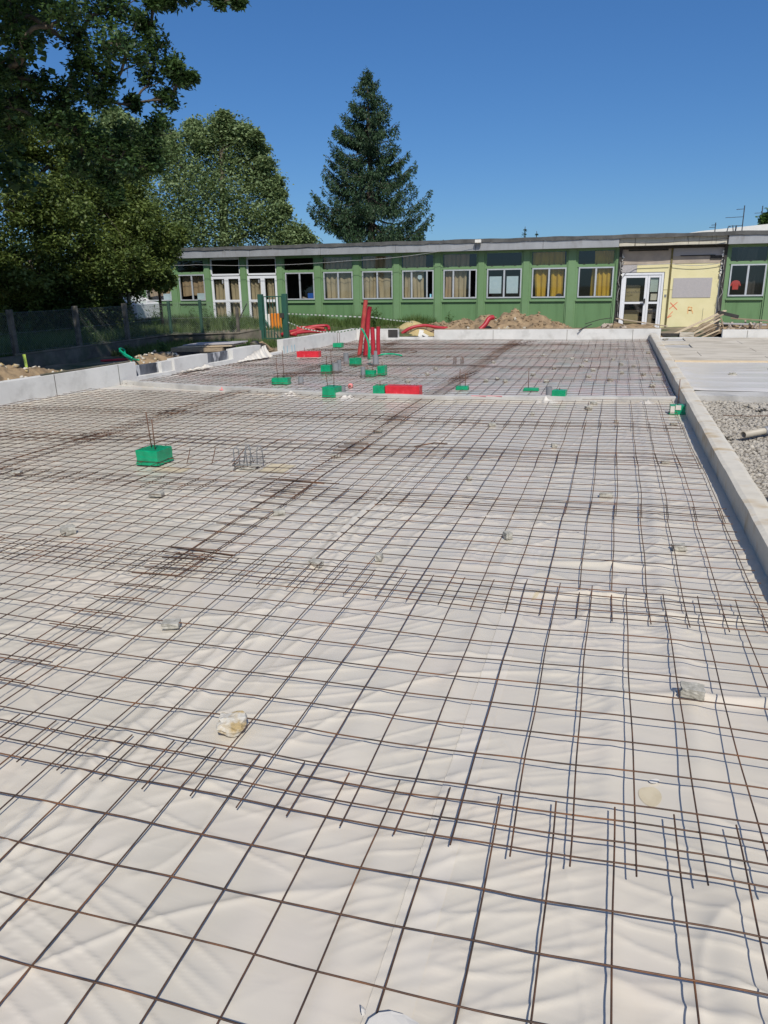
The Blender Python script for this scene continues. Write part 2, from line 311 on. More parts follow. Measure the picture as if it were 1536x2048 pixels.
sheet('plastic_sheet', -5.50, -1.90, 1.6, 12.0, .004, .018, M['film'], 'crumpled white plastic sheet under the big green box and the rebar cage')
s3 = sheet('plastic_sheet', -2.02, -.40, .7, 11.9, .008, .0095, M['film'], 'wrinkled pale plastic sheet in the near centre under the ochre stone')
s4 = sheet('plastic_sheet', -.52, 1.03, .7, 12.1, .012, .0095, M['film'], 'creased pale plastic sheet along the right kerb with a torn hole')
# whiter double-thickness strip along the seam
def stripz(X, Y): return -.026+.016+fold(X, Y)
def strip_on(parent, x0, x1, y0, y1, lean=0, m=None, dz=.0015, name='overlap_strip'):
    ys = np.arange(y0, y1, .013); xs = np.linspace(x0, x1, 10); X, Y = np.meshgrid(xs, ys); Z = -.026+.012+dz+fold(X, Y)
    V = np.stack([X, Y, Z], -1).reshape(-1, 3); nx = 10; i, j = np.meshgrid(np.arange(nx-1), np.arange(len(ys)-1)); a = (j*nx+i).ravel()
    return npmesh(name, V, np.stack([a, a+1, a+nx+1, a+nx], -1), m or M['strip'], parent, True)
strip_on(s4, -.515, -.395, .71, 5.2)
# far slab film and right-hand floor
def far_edge(Y): return wx(Y)+.003
sheet('plastic_sheet', -9.6, -4.2, 12.2, 23.66, .0, .045, M['filmfar'], 'far slab plastic sheet under the green and red boxes and pipes', clip=lambda Y: np.maximum(wx(Y)+.003, -20))
sheet('plastic_sheet', -4.3, 1.03, 12.05, 23.66, .004, .045, M['filmfar'], 'tinted plastic sheet on the far slab beside the kerb wall')
# bare insulation showing through by the big box and the cage
for (x, y, sx, sz_) in ((-4.45, 6.72, .38, .2), (-3.33, 6.98, .30, .34)):
    o = grid('insulation_patch', np.linspace(x-sx/2, x+sx/2, 16), np.linspace(y-sz_/2, y+sz_/2, 16), lambda X, Y: -.026+.008+fold(X, Y), M['foampatch'])
    tag(o, 'yellow bare insulation showing beside the big green box' if x < -4 else 'yellow bare insulation showing behind the rebar cage', 'insulation')
def ell(name, cx, cy, rx, ry, m, rot=0, dz=.006, parent=None, wob=.12):
    th = np.linspace(0, 2*np.pi, 29)[:-1]; rr = 1+wob*np.sin(2*th+1)+wob*.5*np.sin(3*th)
    vs = []; 
    for f in (0, .5, 1): 
        for t, q in zip(th, rr):
            a = rx*f*q*math.cos(t); b = ry*f*q*math.sin(t); vs.append((cx+a*math.cos(rot)-b*math.sin(rot), cy+a*math.sin(rot)+b*math.cos(rot)))
    A = np.array(vs); Z = -.026+.012+dz+fold(A[:, 0], A[:, 1]); n = 28
    fs = [(k, (k+1) % n, n+(k+1) % n, n+k) for k in range(n)]+[(n+k, n+(k+1) % n, 2*n+(k+1) % n, 2*n+k) for k in range(n)]
    return npmesh(name, np.c_[A, Z], fs, m, parent, True)
ell('torn_hole', .245, 2.52, .038, .062, M['foampatch'], .15, .002, s4)
hl = ell('torn_flap', .262, 2.60, .018, .012, M['filmwhite'], .3, .010, s4)
ell('torn_hole', -.345, 4.28, .012, .10, M['foampatch'], -.25, .003, s4)
# ------------------------------------------------------------------ rebar mesh panels
def meshz(X, Y):
    lift = .030*sstep(-.9, .5, X)*(1-.5*sstep(5, 9, Y))+.028*sstep(-.2, .7, X)*sstep(3.2, 2.2, Y)
    return .004+lift+.014*pn(X*.5, Y*.6, 80)+.009*pn(X*1.3, Y*1.1, 81)
BAR = .0031
def bar_np(p, r=BAR, n=6):
    p = np.asarray(p); d = np.gradient(p, axis=0); d /= np.linalg.norm(d, axis=1)[:, None]
    upv = np.array([0, 0, 1.]); x = np.cross(d, upv); x /= np.linalg.norm(x, axis=1)[:, None]; y = np.cross(x, d)
    th = np.arange(n)*2*np.pi/n; V = p[:, None]+r*(np.cos(th)[None, :, None]*x[:, None]+np.sin(th)[None, :, None]*y[:, None])
    K = len(p); a = (np.arange(K-1)[:, None]*n+np.arange(n)[None]).ravel(); b = (np.arange(K-1)[:, None]*n+(np.arange(n)[None]+1) % n).ravel()
    return V.reshape(-1, 3), np.stack([a, b, b+n, a+n], -1)
ROWN = ['nearest the camera', 'second row back', 'third row back', 'fourth row back', 'fifth row back', 'last row before the concrete beam']
FROWN = ['first row behind the concrete beam', 'second row behind the beam', 'third row behind the beam', 'fourth row behind the beam', 'fifth row behind the beam', 'row against the far wall']
def panel(x0, x1, y0, y1, xb, yb, dz, label, parts=True, clipL=None, clipY=None, ang=0, step=.06, r=BAR):
    root = thing('rebar_mesh_panel', label, 'rebar mesh', ((x0+x1)/2, (y0+y1)/2, 0), 0, 'rebar mesh panels')
    cxx, cyy = root.location.x, root.location.y
    allV = []; allF = []; off = 0; rg = np.random.default_rng(int(abs(x0*100+y0*1000))); pl = []
    for k in range(int((x1-xb-.02)/.2)+1): pl.append(('L', xb+.2*k))
    for k in range(int((y1-yb-.02)/.2)+1): pl.append(('C', yb+.2*k))
    bow = rg.uniform(-.012, .012)
    for kind, c in pl:
        c2 = c+rg.normal(0, .003)
        if kind == 'L':
            t = np.arange(y0+rg.uniform(-.008, .008), y1, step); P = np.stack([c2+bow*np.sin((t-y0)/(y1-y0)*3.14)+.009*pn(t*1.3, 0*t+c*3, 83), t], -1); zo = 0
        else:
            t = np.arange(x0+rg.uniform(-.008, .008), x1, step); P = np.stack([t, c2+.009*pn(t*1.1, 0*t+c*3, 84)+.003*pn(t*4, 0*t+c*7, 85)], -1); zo = 2*r*.92
        P = P-[cxx, cyy]; P = np.stack([P[:, 0]*math.cos(ang)-P[:, 1]*math.sin(ang), P[:, 0]*math.sin(ang)+P[:, 1]*math.cos(ang)], -1)+[cxx, cyy]
        ok = np.ones(len(P), bool)
        if clipL: ok &= P[:, 0] > np.array([clipL(q) for q in P[:, 1]])+.03
        if clipY: ok &= P[:, 1] < np.array([clipY(q) for q in P[:, 0]])-.03
        ok &= P[:, 0] < .995
        P = P[ok]
        if len(P) < 4: continue
        Z = meshz(P[:, 0], P[:, 1])+dz+zo+.0015*rg.normal()
        V, F = bar_np(np.c_[P[:, 0]-cxx, P[:, 1]-cyy, Z], r, 6 if parts else 5)
        if parts: npmesh('longitudinal_bar' if kind == 'L' else 'cross_bar', V, F, M['rebar'], root, True)
        else: allV.append(V); allF.append(F+off); off += len(V)
    if not parts: npmesh('mesh_grid', np.concatenate(allV), np.concatenate(allF), M['rebar'], root, True)
    return root
rows = [(.0, 2.36, .066), (2.02, 4.42, .137), (3.97, 6.36, .07), (5.88, 8.27, .0), (7.70, 10.13, .0), (9.60, 12.0, .0)]
cols = [(-3.0, .975, 'against the right kerb'), (-6.6, -2.62, 'in the middle column'), (-10.2, -6.2, 'beside the left wall')]
xbs = {(0, 0): -2.887, (1, 0): -2.82}
for ri, (ya, yb_, yf) in enumerate(rows):
    for ci, (xa, xb_, nm) in enumerate(cols):
        if ci == 1 and ri == 0: continue
        if ci == 2 and ri < 2: continue
        xf = xbs.get((ri, ci), xa+.09+rng.uniform(0, .05)); y1st = ya+.117 if ri in (1,) else ya+.075+rng.uniform(0, .04)
        if ri == 0: y1st = .066
        if ri == 0 and ci == 0: pass
        dz = [.0, .013, .0, .013, .0, .013][ri]+[0, .014, 0][ci]
        panel(xa, xb_, ya, yb_, xf, y1st, dz, f'rusty steel rebar mesh {nm}, {ROWN[ri]}', True,
              (wx if ci == 2 else None), (divy if ri == 5 else None), rng.uniform(-.004, .004) if ri > 1 else 0, .06 if ri < 3 else .1, BAR*(1.0 if ri < 2 else 1.04))
fr = [(12.02, 14.5), (14.1, 16.5), (16.1, 18.5), (18.1, 20.5), (20.1, 22.4), (21.6, 23.6)]
fc = [(-3.0, .975, 'right'), (-6.6, -2.62, 'middle'), (-9.4, -6.2, 'left')]
for ri, (ya, yb_) in enumerate(fr):
    for ci, (xa, xb_, nm) in enumerate(fc):
        if ci == 2: 
            if ri == 0: ya2 = 12.6
        panel(xa, xb_, ya if not (ri == 0 and ci == 2) else 12.75, yb_, xa+.1+rng.uniform(0, .06), (ya if not (ri == 0 and ci == 2) else 12.75)+.09+rng.uniform(0, .05), .004+[0, .013][ri % 2]+[0, .014, 0][ci],
              f'{nm} rebar mesh of the far slab, {FROWN[ri]}', False, wx if ci == 2 else None, None, rng.uniform(-.006, .006), .12, BAR*1.1)
# loose bars bundled on the mesh bands
k = 0
for (x0, y0, x1, y1, n, lab) in ((-2.85, 20.5, -2.15, 23.3, 6, 'loose bundle of rusty bars on the far mesh near the far wall'),
                            (-2.9, 13.2, -2.6, 15.6, 5, 'loose bundle of rusty bars just behind the concrete beam'),
                            (-6.9, 14.4, -5.0, 14.9, 5, 'loose crosswise rusty bars by the pipes on the far slab'),
                            (-7.7, 19.6, -5.0, 20.2, 7, 'loose crosswise rusty bars behind the tall red conduits'),
                            (-3.3, 6.35, -2.35, 6.30, 4, 'short rusty bar offcuts bundled where four mesh panels meet, centre left'),
                            (-3.15, 4.36, -2.45, 4.30, 4, 'short rusty bar offcuts bundled where panels meet, near left')):
    b = MB()
    for i in range(n):
        q = rng.normal(0, .05, 4); L_ = rng.uniform(0, .25)
        dx_, dy_ = (x1-x0), (y1-y0); a = rng.uniform(0, .2); e = rng.uniform(.75, 1)
        zt = .03+.008*i
        pts = [(x0+dx_*t+q[0]+.02*math.sin(5*t+i), y0+dy_*t+q[1]+q[2]*t, zt+.03*float(sstep(-.9, .5, np.array(x0+dx_*t)))) for t in np.linspace(a, e, 8)]
        b.tube(pts, .0034, 5)
    tag(b.build('rebar_bundle', M['rebar'], None, True), lab, 'rebar', 'loose rebar lying on the mesh')
# ------------------------------------------------------------------ spacers (broken concrete and stones)
def rock(name, loc, size, m, label, cat, group=None, rz=0, tilt=0, jag=.12, sub=2, seed=0, blocky=.5):
    import bmesh
    bm = bmesh.new(); bmesh.ops.create_cube(bm, size=1); bmesh.ops.subdivide_edges(bm, edges=bm.edges[:], cuts=4, use_grid_fill=True)
    rg = np.random.default_rng(seed+11)
    o1, o2, o3 = rg.uniform(0, 50, 3)
    for v in bm.verts:
        c = Vector(v.co); s = c.normalized()*.62; c = c.lerp(s, 1-blocky)
        n = pn(np.array([c.x*2.3+o1]), np.array([c.y*2.3+c.z*3.1+o2]))[0]; n2 = pn(np.array([c.x*6+o3]), np.array([c.y*6-c.z*5]))[0]
        c *= 1+jag*n*1.6+jag*.5*n2; v.co = Vector((c.x*size[0], c.y*size[1], c.z*size[2]))
    me = bpy.data.meshes.new(name); bm.to_mesh(me); bm.free(); me.materials.append(m)
    o = bpy.data.objects.new(name, me); COL.objects.link(o); o.location = (loc[0], loc[1], loc[2]+size[2]*.42); o.rotation_euler = (tilt, tilt*.6, rz)
    tag(o, label, cat, group); return o
SP = [(-2.32, 3.33, .10, .07, .032, 'flat grey concrete spacer block at left, nearest the left mesh overlap', .3),
 (-1.87, 4.44, .095, .055, .032, 'brownish concrete spacer block beside a mesh overlap, near centre', -.2),
 (-1.48, 4.65, .045, .075, .045, 'pale upright concrete spacer chip, near centre', .1),
 (-.66, 5.26, .05, .06, .05, 'pointed grey spacer stone leaning on a bar, right of centre', .6),
 (.45, 3.24, .10, .065, .045, 'square-cut grey concrete block nearest the camera at right', -.05),
 (.54, 5.30, .09, .07, .04, 'rough grey spacer on a fold of film near the kerb', .2),
 (.03, 6.56, .11, .05, .04, 'rough pale concrete spacer lying crosswise under the mesh at right', .05),
 (-.57, 8.57, .06, .05, .04, 'small pale spacer block in the middle distance', .3),
 (-.28, 11.16, .09, .09, .05, 'dark rough spacer lump in front of the concrete beam at right', .4),
 (-1.03, 10.62, .05, .05, .035, 'small dark spacer left of the rough lump, near the beam', 0),
 (.11, 10.15, .05, .05, .035, 'small dark spacer four bars in from the kerb', .2),
 (-1.26, 6.92, .04, .05, .04, 'small dark pointed spacer in the middle of the near slab', .7),
 (-2.62, 5.47, .10, .07, .04, 'light broken spacer under the long mesh overlap, left', .5),
 (-4.07, 4.62, .10, .08, .06, 'white jagged spacer stone at the left', .9),
 (-3.99, 5.74, .12, .08, .035, 'flat grey spacer slab in front of the big green box', .2),
 (-5.92, 6.11, .10, .06, .04, 'brown spacer stone at the far left edge', .3),
 (-2.89, 7.59, .10, .06, .03, 'dark flat spacer by the long mesh overlap', .1),
 (.82, 10.11, .08, .05, .03, 'dark spacer in front of the small green box by the kerb', .1),
 (.60, 7.94, .09, .05, .03, 'dark spacer offcut by the kerb shadow', .2),
 (-1.46, 9.69, .09, .07, .04, 'brownish flat spacer in the fifth mesh row', .2),
 (-2.85, 9.05, .11, .06, .03, 'grey spacer slab in the fifth mesh row beside the overlap', .1),
 (-3.86, 2.95, .05, .04, .03, 'tiny white spacer chip at the left frame edge', .1)]
for i, (x, y, a, b_, h_, lab, rz) in enumerate(SP):
    rock('spacer_block', (x, y, -.018+float(fold(np.array([x]), np.array([y]))[0])+.008), (a, b_, h_), M['stone'], lab, 'spacer block', 'concrete spacers on the film', rz, .08*math.sin(i*2.1), .09, seed=i, blocky=.92)
FS = [(-.22,11.65),(.03,18.14),(.21,15.59),(.61,15.32),(.89,15.35),(.0,14.41),(.71,13.77),(-.56,17.75),(-.62,16.76),(-1.16,16.26),(.86,19.73),(-1.89,14.05),(-2.26,14.1),(-2.09,14.41),(-1.48,15.08),(-3.62,14.98),(-3.73,13.84),(-3.94,18.55),(-3.52,20.91),(-1.49,20.39),(-1.63,18.99),(-3.66,15.9),(-4.24,15.85),(-1.14,14.13),(-.4,14.9),(-.9,18.2),(.2,17.1),(-.35,16.0),(-2.6,17.3),(.45,16.7)]
FS.sort(key=lambda p: (round(p[1]/1.5), p[0]))
ordn = ['first','second','third','fourth','fifth','sixth','seventh','eighth']
cnt = {}
for i, (x, y) in enumerate(FS):
    r_ = round(y/1.5); cnt[r_] = cnt.get(r_, 0)+1
    nrow = sorted(set(round(p[1]/1.5) for p in FS)).index(r_)
    rock('spacer_block', (x, y, -.015), (.09, .07, .055), M['stone'], f'dark spacer lump on the far slab, {ordn[nrow]} row back, {ordn[cnt[r_]-1]} from the left', 'spacer block', 'spacers on the far slab', i*.7, .1, .2, seed=90+i, blocky=.5)
rock('ochre_stone', (-1.49, 2.50, -.004), (.112, .10, .06), M['whitestone'], 'white and ochre stone chunk on the film, the largest near the camera', 'stone', None, .3, .1, .16, seed=79, blocky=.45)
# crumpled film offcut at the bottom edge
cv = []; rg = np.random.default_rng(5)
prof = [(-.505, 1.36, .035), (-.44, 1.385, .06), (-.36, 1.37, .055), (-.30, 1.34, .03), (-.22, 1.25, .01), (-.50, 1.30, .02), (-.43, 1.31, .045), (-.35, 1.30, .075), (-.29, 1.27, .05), (-.20, 1.18, .02), (-.49, 1.22, .02), (-.42, 1.22, .03), (-.35, 1.2, .05), (-.27, 1.18, .06), (-.18, 1.1, .01), (-.5, 1.1, .0), (-.42, 1.1, .02), (-.34, 1.1, .02), (-.26, 1.1, .02), (-.17, 1.0, .0)]
b = MB().add(prof, [(r*5+c, r*5+c+1, r*5+c+6, r*5+c+5) for r in range(3) for c in range(4)])
b.add([(-.535, 1.40, .02), (-.52, 1.375, .045), (-.50, 1.385, .02), (-.515, 1.355, .02)], [(0, 1, 2), (1, 3, 2)])
o = b.build('film_offcut', M['filmwhite'], None, False); tag(o, 'crumpled milky plastic offcut at the bottom edge of the picture', 'plastic offcut')
o.modifiers.new('thick', 'SOLIDIFY').thickness = .0015
s_ = o.modifiers.new('sub', 'SUBSURF'); s_.levels = s_.render_levels = 1
# ------------------------------------------------------------------ concrete walls
def wallpiece(name, y0, y1, h, label, parent=None, m='concrete', th=.18, x_off=0, z0=-.1, grp='sections of the skewed left wall'):
    b = MB(); n = 6
    ys = [y0+(y1-y0)*i/n for i in range(n+1)]
    vs = []; 
    for y in ys:
        x = wx(y)-x_off; hh = h+.006*math.sin(y*3)
        vs += [(x-th, y, z0), (x, y, z0), (x, y, hh), (x-th, y, hh)]
    fs = [(0, 1, 2, 3), (n*4+3, n*4+2, n*4+1, n*4)]
    for i in range(n):
        for kk in range(4): a = i*4+kk; c = i*4+(kk+1) % 4; fs.append((a, a+4, c+4, c))
    b.add(vs, fs); o = b.build(name, M[m], parent, False, .006); 
    if parent is None: tag(o, label, 'concrete wall', grp)
    return o
wa = wallpiece('concrete_wall', 4.0, 13.35, .385, 'long pale concrete wall section at the left, with a cap board on top')
MB().tube([(wx(11)-.04, 11.0, .40), (wx(12)-.05, 12.0, .395), (wx(13.25)-.06, 13.25, .405)], .018, 6).build('cap_strip', M['oldcon'], wa)
for yj in (8.2, 11.25, 12.85): MB().box(wx(yj)-.001, wx(yj)+.003, yj-.006, yj+.006, -.02, .38).build('joint_line', M['oldcon'], wa)
w2 = wallpiece('concrete_wall', 13.35, 14.55, .08, 'low wall section with a black coated recess, left of the middle block')
wallpiece('bitumen_face', 13.352, 14.2, .29, None, w2, 'bitwall', .10, .14, .05)
wallpiece('wall_block', 14.2, 14.55, .30, None, w2, 'concrete', .14, .06, .05)
wallpiece('concrete_wall', 14.55, 15.75, .33, 'middle white concrete wall block between the two black recesses')
w3 = wallpiece('concrete_wall', 15.75, 16.75, .10, 'low wall section with the second black coated recess')
wallpiece('bitumen_face', 15.752, 16.7, .31, None, w3, 'bitwall', .10, .10, .05)
wallpiece('concrete_wall', 16.75, 18.0, .34, 'white wall block with film draped over its end')
wallpiece('concrete_wall', 18.0, 19.1, .07, 'low wall gap beside the earth heap')
wallpiece('concrete_wall', 19.1, 23.72, .38, 'long white wall section ending at the tall red conduits')
# blue pencil marks and draped film
b = MB()
for q in (19.12, 19.3, 19.55, 19.7): b.box(wx(q)+.002, wx(q)+.006, q-.012, q+.012, .02, .2)
tag(b.build('blue_paint_mark', M['blue']), 'four short blue strokes on the white wall near the red box', 'paint mark')
def drape(y0, y1, lab, h0):
    ys = np.linspace(y0, y1, 60); ts = np.linspace(0, 1, 14); V = []
    for y in ys:
        f = (y-y0)/(y1-y0); top = .02+h0*f**1.3+.015*math.sin(f*23)
        for t in ts:
            x = wx(y)+.012+(.05+.12*f)*t**1.6+.022*math.sin(f*38+t*1.5)*t+.01*math.sin(f*71)
            V.append((x, y+.02*math.sin(t*5+f*9), top*(1-t)+.008+.012*t*abs(math.sin(f*30))))
    n = 14; i, j = np.meshgrid(np.arange(n-1), np.arange(59)); a = (j*n+i).ravel()
    tag(npmesh('draped_film', V, np.stack([a, a+1, a+n+1, a+n], -1), M['filmwhite'], None, True), lab, 'plastic film')
drape(16.9, 18.2, 'crumpled white film draped over the end of the white wall block', .30)
drape(14.7, 15.7, 'loose white film edge lying along the foot of the middle wall block', .06)
# far wall
FY = 23.70
fw = MB().box(-5.49, 1.33, FY, FY+.2, -.1, .33).build('concrete_wall', M['concrete'], None, False, .006)
tag(fw, 'long pale far wall in front of the dirt mound', 'concrete wall', 'far wall sections')
for xj in (-1.35, .55, -3.6): MB().box(xj-.006, xj+.006, FY-.003, FY+.001, -.02, .31).build('joint_line', M['oldcon'], fw)
MB().box(-5.5, 1.34, FY+.02, FY+.22, .333, .345).build('cap_strip', M['timber'], fw)
tag(MB().box(-6.70, -5.492, FY, FY+.2, -.1, .10).build('concrete_wall', M['concrete'], None, False, .004), 'low far wall gap with a red hose and broken white pipe behind it', 'concrete wall', 'far wall sections')
fwb = MB().box(-8.1, -6.70, FY+.001, FY+.2, -.1, .36).build('concrete_wall', M['concrete'], None, False, .006)
tag(fwb, 'short white far wall piece with a black square opening at its end', 'concrete wall', 'far wall sections')
MB().box(-7.02, -6.70, FY-.012, FY, .10, .345).build('black_panel', M['dark'], fwb)
tag(MB().box(1.332, 3.0, FY, FY+.2, -.1, .07).build('concrete_wall', M['concrete'], None, False, .004), 'low threshold wall in front of the timber debris', 'concrete wall', 'far wall sections')
fr_ = MB().box(3.0, 8.5, FY-.002, FY+.2, -.1, .285).build('concrete_wall', M['concrete'], None, False, .006)
tag(fr_, 'far wall piece at the right under the red-shirt window', 'concrete wall', 'far wall sections')
MB().box(3.65, 3.662, FY-.006, FY-.001, -.02, .27).build('joint_line', M['oldcon'], fr_)
# divider beam following its slight bend
xs_ = [-9.42, -8.99, -7.25, -5.59, -4.73, -3.8, -2.85, -.97, 0, 1.03]
vs = []; fs = []
for i, x in enumerate(xs_):
    y = divy(x); vs += [(x, y, -.1), (x, y, .065), (x, y+.15, .065), (x, y+.15, -.1)]
for i in range(len(xs_)-1):
    for kk in range(4): a = i*4+kk; c = i*4+(kk+1) % 4; fs.append((a, c, c+4, a+4))
fs += [(3, 2, 1, 0), tuple(len(vs)-4+q for q in range(4))]
dv = MB().add(vs, fs).build('concrete_beam', M['divider'], None, False, .008); tag(dv, 'low grey concrete beam crossing the slab between near and far mesh', 'concrete beam')
b = MB(); b.box(-6.86, -6.84, divy(-6.85)-.004, divy(-6.85)-.001, -.0, .06); b.box(-6.9, -6.80, divy(-6.85)-.006, divy(-6.85)-.003, .005, .02)
b.build('spray_mark', M['pinkmark'], dv)
for x in (-1.75, -2.0): MB().box(x-.12, x+.12, divy(x)-.0, divy(x)+.06, .0652, .0672).build('spray_mark', M['pinkmark'], dv)
# right kerb: rough-topped
ys = np.arange(.2, 23.7, .06); vs = []; fs = []
for i, y in enumerate(ys):
    n1 = .006*float(pn(np.array([y*2.2]), np.array([.3]))[0]); n2 = .010*float(pn(np.array([y*3.1]), np.array([5.3]))[0])
    vs += [(1.03, y, -.12), (1.025+n1, y, .192+n2*.5), (1.06+n1, y, .203+n2), (1.17-n1, y, .203+n2), (1.205-n1, y, .188), (1.205, y, -.12)]
for i in range(len(ys)-1):
    for kk in range(5): a = i*6+kk; fs.append((a, a+6, a+7, a+1))
kb = MB().add(vs, fs).build('concrete_kerb', M['kerbtop'], None, False); tag(kb, 'long concrete kerb wall with ochre-smeared top along the right of the slab', 'concrete kerb')
# right-hand floor
MB().box(1.205, 9, 12.95, 23.70, -.12, .04).build('slab_floor', M['divider'])['kind'] = 'structure'
MB().box(1.2052, 9, 12.45, 12.948, -.13, .0402).build('slab_edge', M['divider'])['kind'] = 'structure'
b = MB()
for i in range(6):
    y0_ = 17.3+i*1.06
    for k_ in range(4): b.box(1.24+k_*2.0+(.7*(i % 2)), 1.24+k_*2.0+1.992+(.7*(i % 2)), y0_, y0_+1.052, .042, .07+.002*((i+k_) % 2))
b.box(1.24, 1.93, 18.36, 19.41, .042, .07)
tag(b.build('insulation_floor', M['ply'], None, False, .003), 'tan insulation boards laid on the right-hand floor below the entrance', 'insulation boards')
tag(MB().box(1.3, 8, 17.22, 17.3, .045, .085).build('batten', M['palewood']), 'pale yellow batten edge between boards and film on the right floor', 'batten')
def rf(X, Y):
    f1 = .02*np.maximum(0, pn(X*.7, Y*2.6, 91))+.02*np.maximum(0, pn(X*.5+2, Y*1.4, 92)); return .050+f1+.03*np.exp(-((X-1.35)/.12)**2)*np.abs(pn(X*3, Y*2, 93))-.012*np.exp(-((Y-12.95)/.06)**2)
tag(grid('plastic_sheet', np.arange(1.22, 7, .05), np.arange(12.95, 17.25, .03), rf, M['filmwhite']), 'white crumpled film on the right-hand floor beyond the kerb', 'plastic sheet', 'plastic sheets laid under the rebar')
for i, (x, y) in enumerate(((2.15, 15.0), (2.95, 15.9), (2.9, 14.6), (1.32, 21.2))):
    rock('rubble_piece', (x, y, .05 if i < 3 else .2), (.12, .07, .05), M['stone'], ['dark crumb of rubble on the right-hand film', 'dark rubble crumb near the tan boards', 'grey rubble crumb at the right edge of the film', 'dark crumb on the far end of the kerb'][i], 'rubble', None, i, .1, .3, seed=200+i)
# gravel bed + stones
def gz(X, Y): return -.075+.10*sstep(9.5, 12.4, Y)*.3+.03*fbm(X*1.5, Y*1.5, 3, 44)
tag(grid('gravel_bed', np.arange(1.2052, 6, .06), np.arange(2, 12.46, .06), gz, M['gravelbed']), kind='structure')
def stones(name, P, S, m, rg, kind=True):
    base = np.array([(1,0,0),(-1,0,0),(0,1,0),(0,-1,0),(0,0,1),(0,0,-1)], float); F0 = np.array([(0,2,4),(2,1,4),(1,3,4),(3,0,4),(2,0,5),(1,2,5),(3,1,5),(0,3,5)])
    n = len(P); V = base[None]*(1+rg.uniform(-.4, .4, (n, 6, 1))); A = rg.uniform(0, 6.28, (n, 3)); 
    ca, sa = np.cos(A[:, 0]), np.sin(A[:, 0]); x = V[:, :, 0]*ca[:, None]-V[:, :, 1]*sa[:, None]; y = V[:, :, 0]*sa[:, None]+V[:, :, 1]*ca[:, None]; z = V[:, :, 2]
    cb, sb = np.cos(A[:, 1]), np.sin(A[:, 1]); y2 = y*cb[:, None]-z*sb[:, None]; z2 = y*sb[:, None]+z*cb[:, None]
    V = np.stack([x*1.2, y2, z2*.75], -1)*S[:, None, None]+P[:, None]
    return npmesh(name, V.reshape(-1, 3), (F0[None]+6*np.arange(n)[:, None, None]).reshape(-1, 3), m)
rg = np.random.default_rng(12); n = 15000
X = 1.21+rg.uniform(0, 1, n)**1.2*2.3; Y = rg.uniform(5.0, 12.4, n); P = np.stack([X, Y, gz(X, Y)+.004], -1)
tag(stones('gravel', P, rg.uniform(.010, .028, n)*(1+.8*(rg.uniform(size=n) > .94)), M['gravel'], rg), 'pale angular gravel filling the strip right of the kerb', 'gravel', None, 'stuff')
for i, (x, y, s) in enumerate(((2.02, 11.85, .09), (2.12, 11.6, .12), (1.42, 9.55, .08), (1.95, 12.0, .07))):
    rock('gravel_boulder', (x, y, -.05), (s*1.5, s, s*.7), M['gravel'], ['larger pale stone in the gravel near the slab edge', 'biggest pale lump in the gravel at the right edge', 'flat stone in the gravel against the kerb', 'small pale lump behind the biggest gravel lump'][i], 'stone', None, i, .2, .25, seed=300+i, blocky=.3)
bt_ = MB(); pts = [Vector((1.56, 9.55, .005)), Vector((2.4, 10.35, .03))]; dd = (pts[1]-pts[0]).normalized()
def hollow(b, p0, p1, ro, ri, n=14):
    d = (Vector(p1)-Vector(p0)).normalized(); x = d.cross(Vector((0, 0, 1))).normalized() if abs(d.z) < .95 else Vector((1, 0, 0)); y = d.cross(x); vs = []
    for p, r in ((p0, ri), (p0, ro), (p1, ro), (p1, ri)):
        for k in range(n): t = 6.28319*k/n; vs.append(Vector(p)+x*math.cos(t)*r+y*math.sin(t)*r)
    fs = [(j*n+k, j*n+(k+1) % n, ((j+1) % 4)*n+(k+1) % n, ((j+1) % 4)*n+k) for j in range(4) for k in range(n)]
    b.add(vs, fs)
hollow(bt_, pts[0], pts[1], .042, .036); pr = thing('drain_pipe', 'beige plastic pipe lying on the gravel at the right edge', 'pipe', (0, 0, 0))
bt_.build('pipe_body', mat('beige_pipe', (.42, .37, .29), (.48, .43, .34), 5, .5), pr, True)
b2 = MB(); hollow(b2, pts[0]+dd*.36, pts[0]+dd*.44, .050, .043); b2.build('pipe_collar', M['pvc'], pr, True)
tag(MB().tube([(1.5, 10.9, .0), (1.8, 10.85, .01), (2.6, 11.0, .02)], .006, 5).build('loose_wire', M['rust']), 'rusty wire lying across the gravel', 'wire')
cb = thing('block_stack', 'stack of grey concrete blocks on the gravel just outside the right edge, shading it', 'block stack', (0, 0, 0))
for k_ in range(4):
    for j_ in range(3): MB().obox((1.78+.02*(k_ % 2), 5.15+j_*.52, .03+k_*.205), (.2, .5, .2), .02*(k_-1)).build('concrete_block', M['divider'], cb, False, .008)
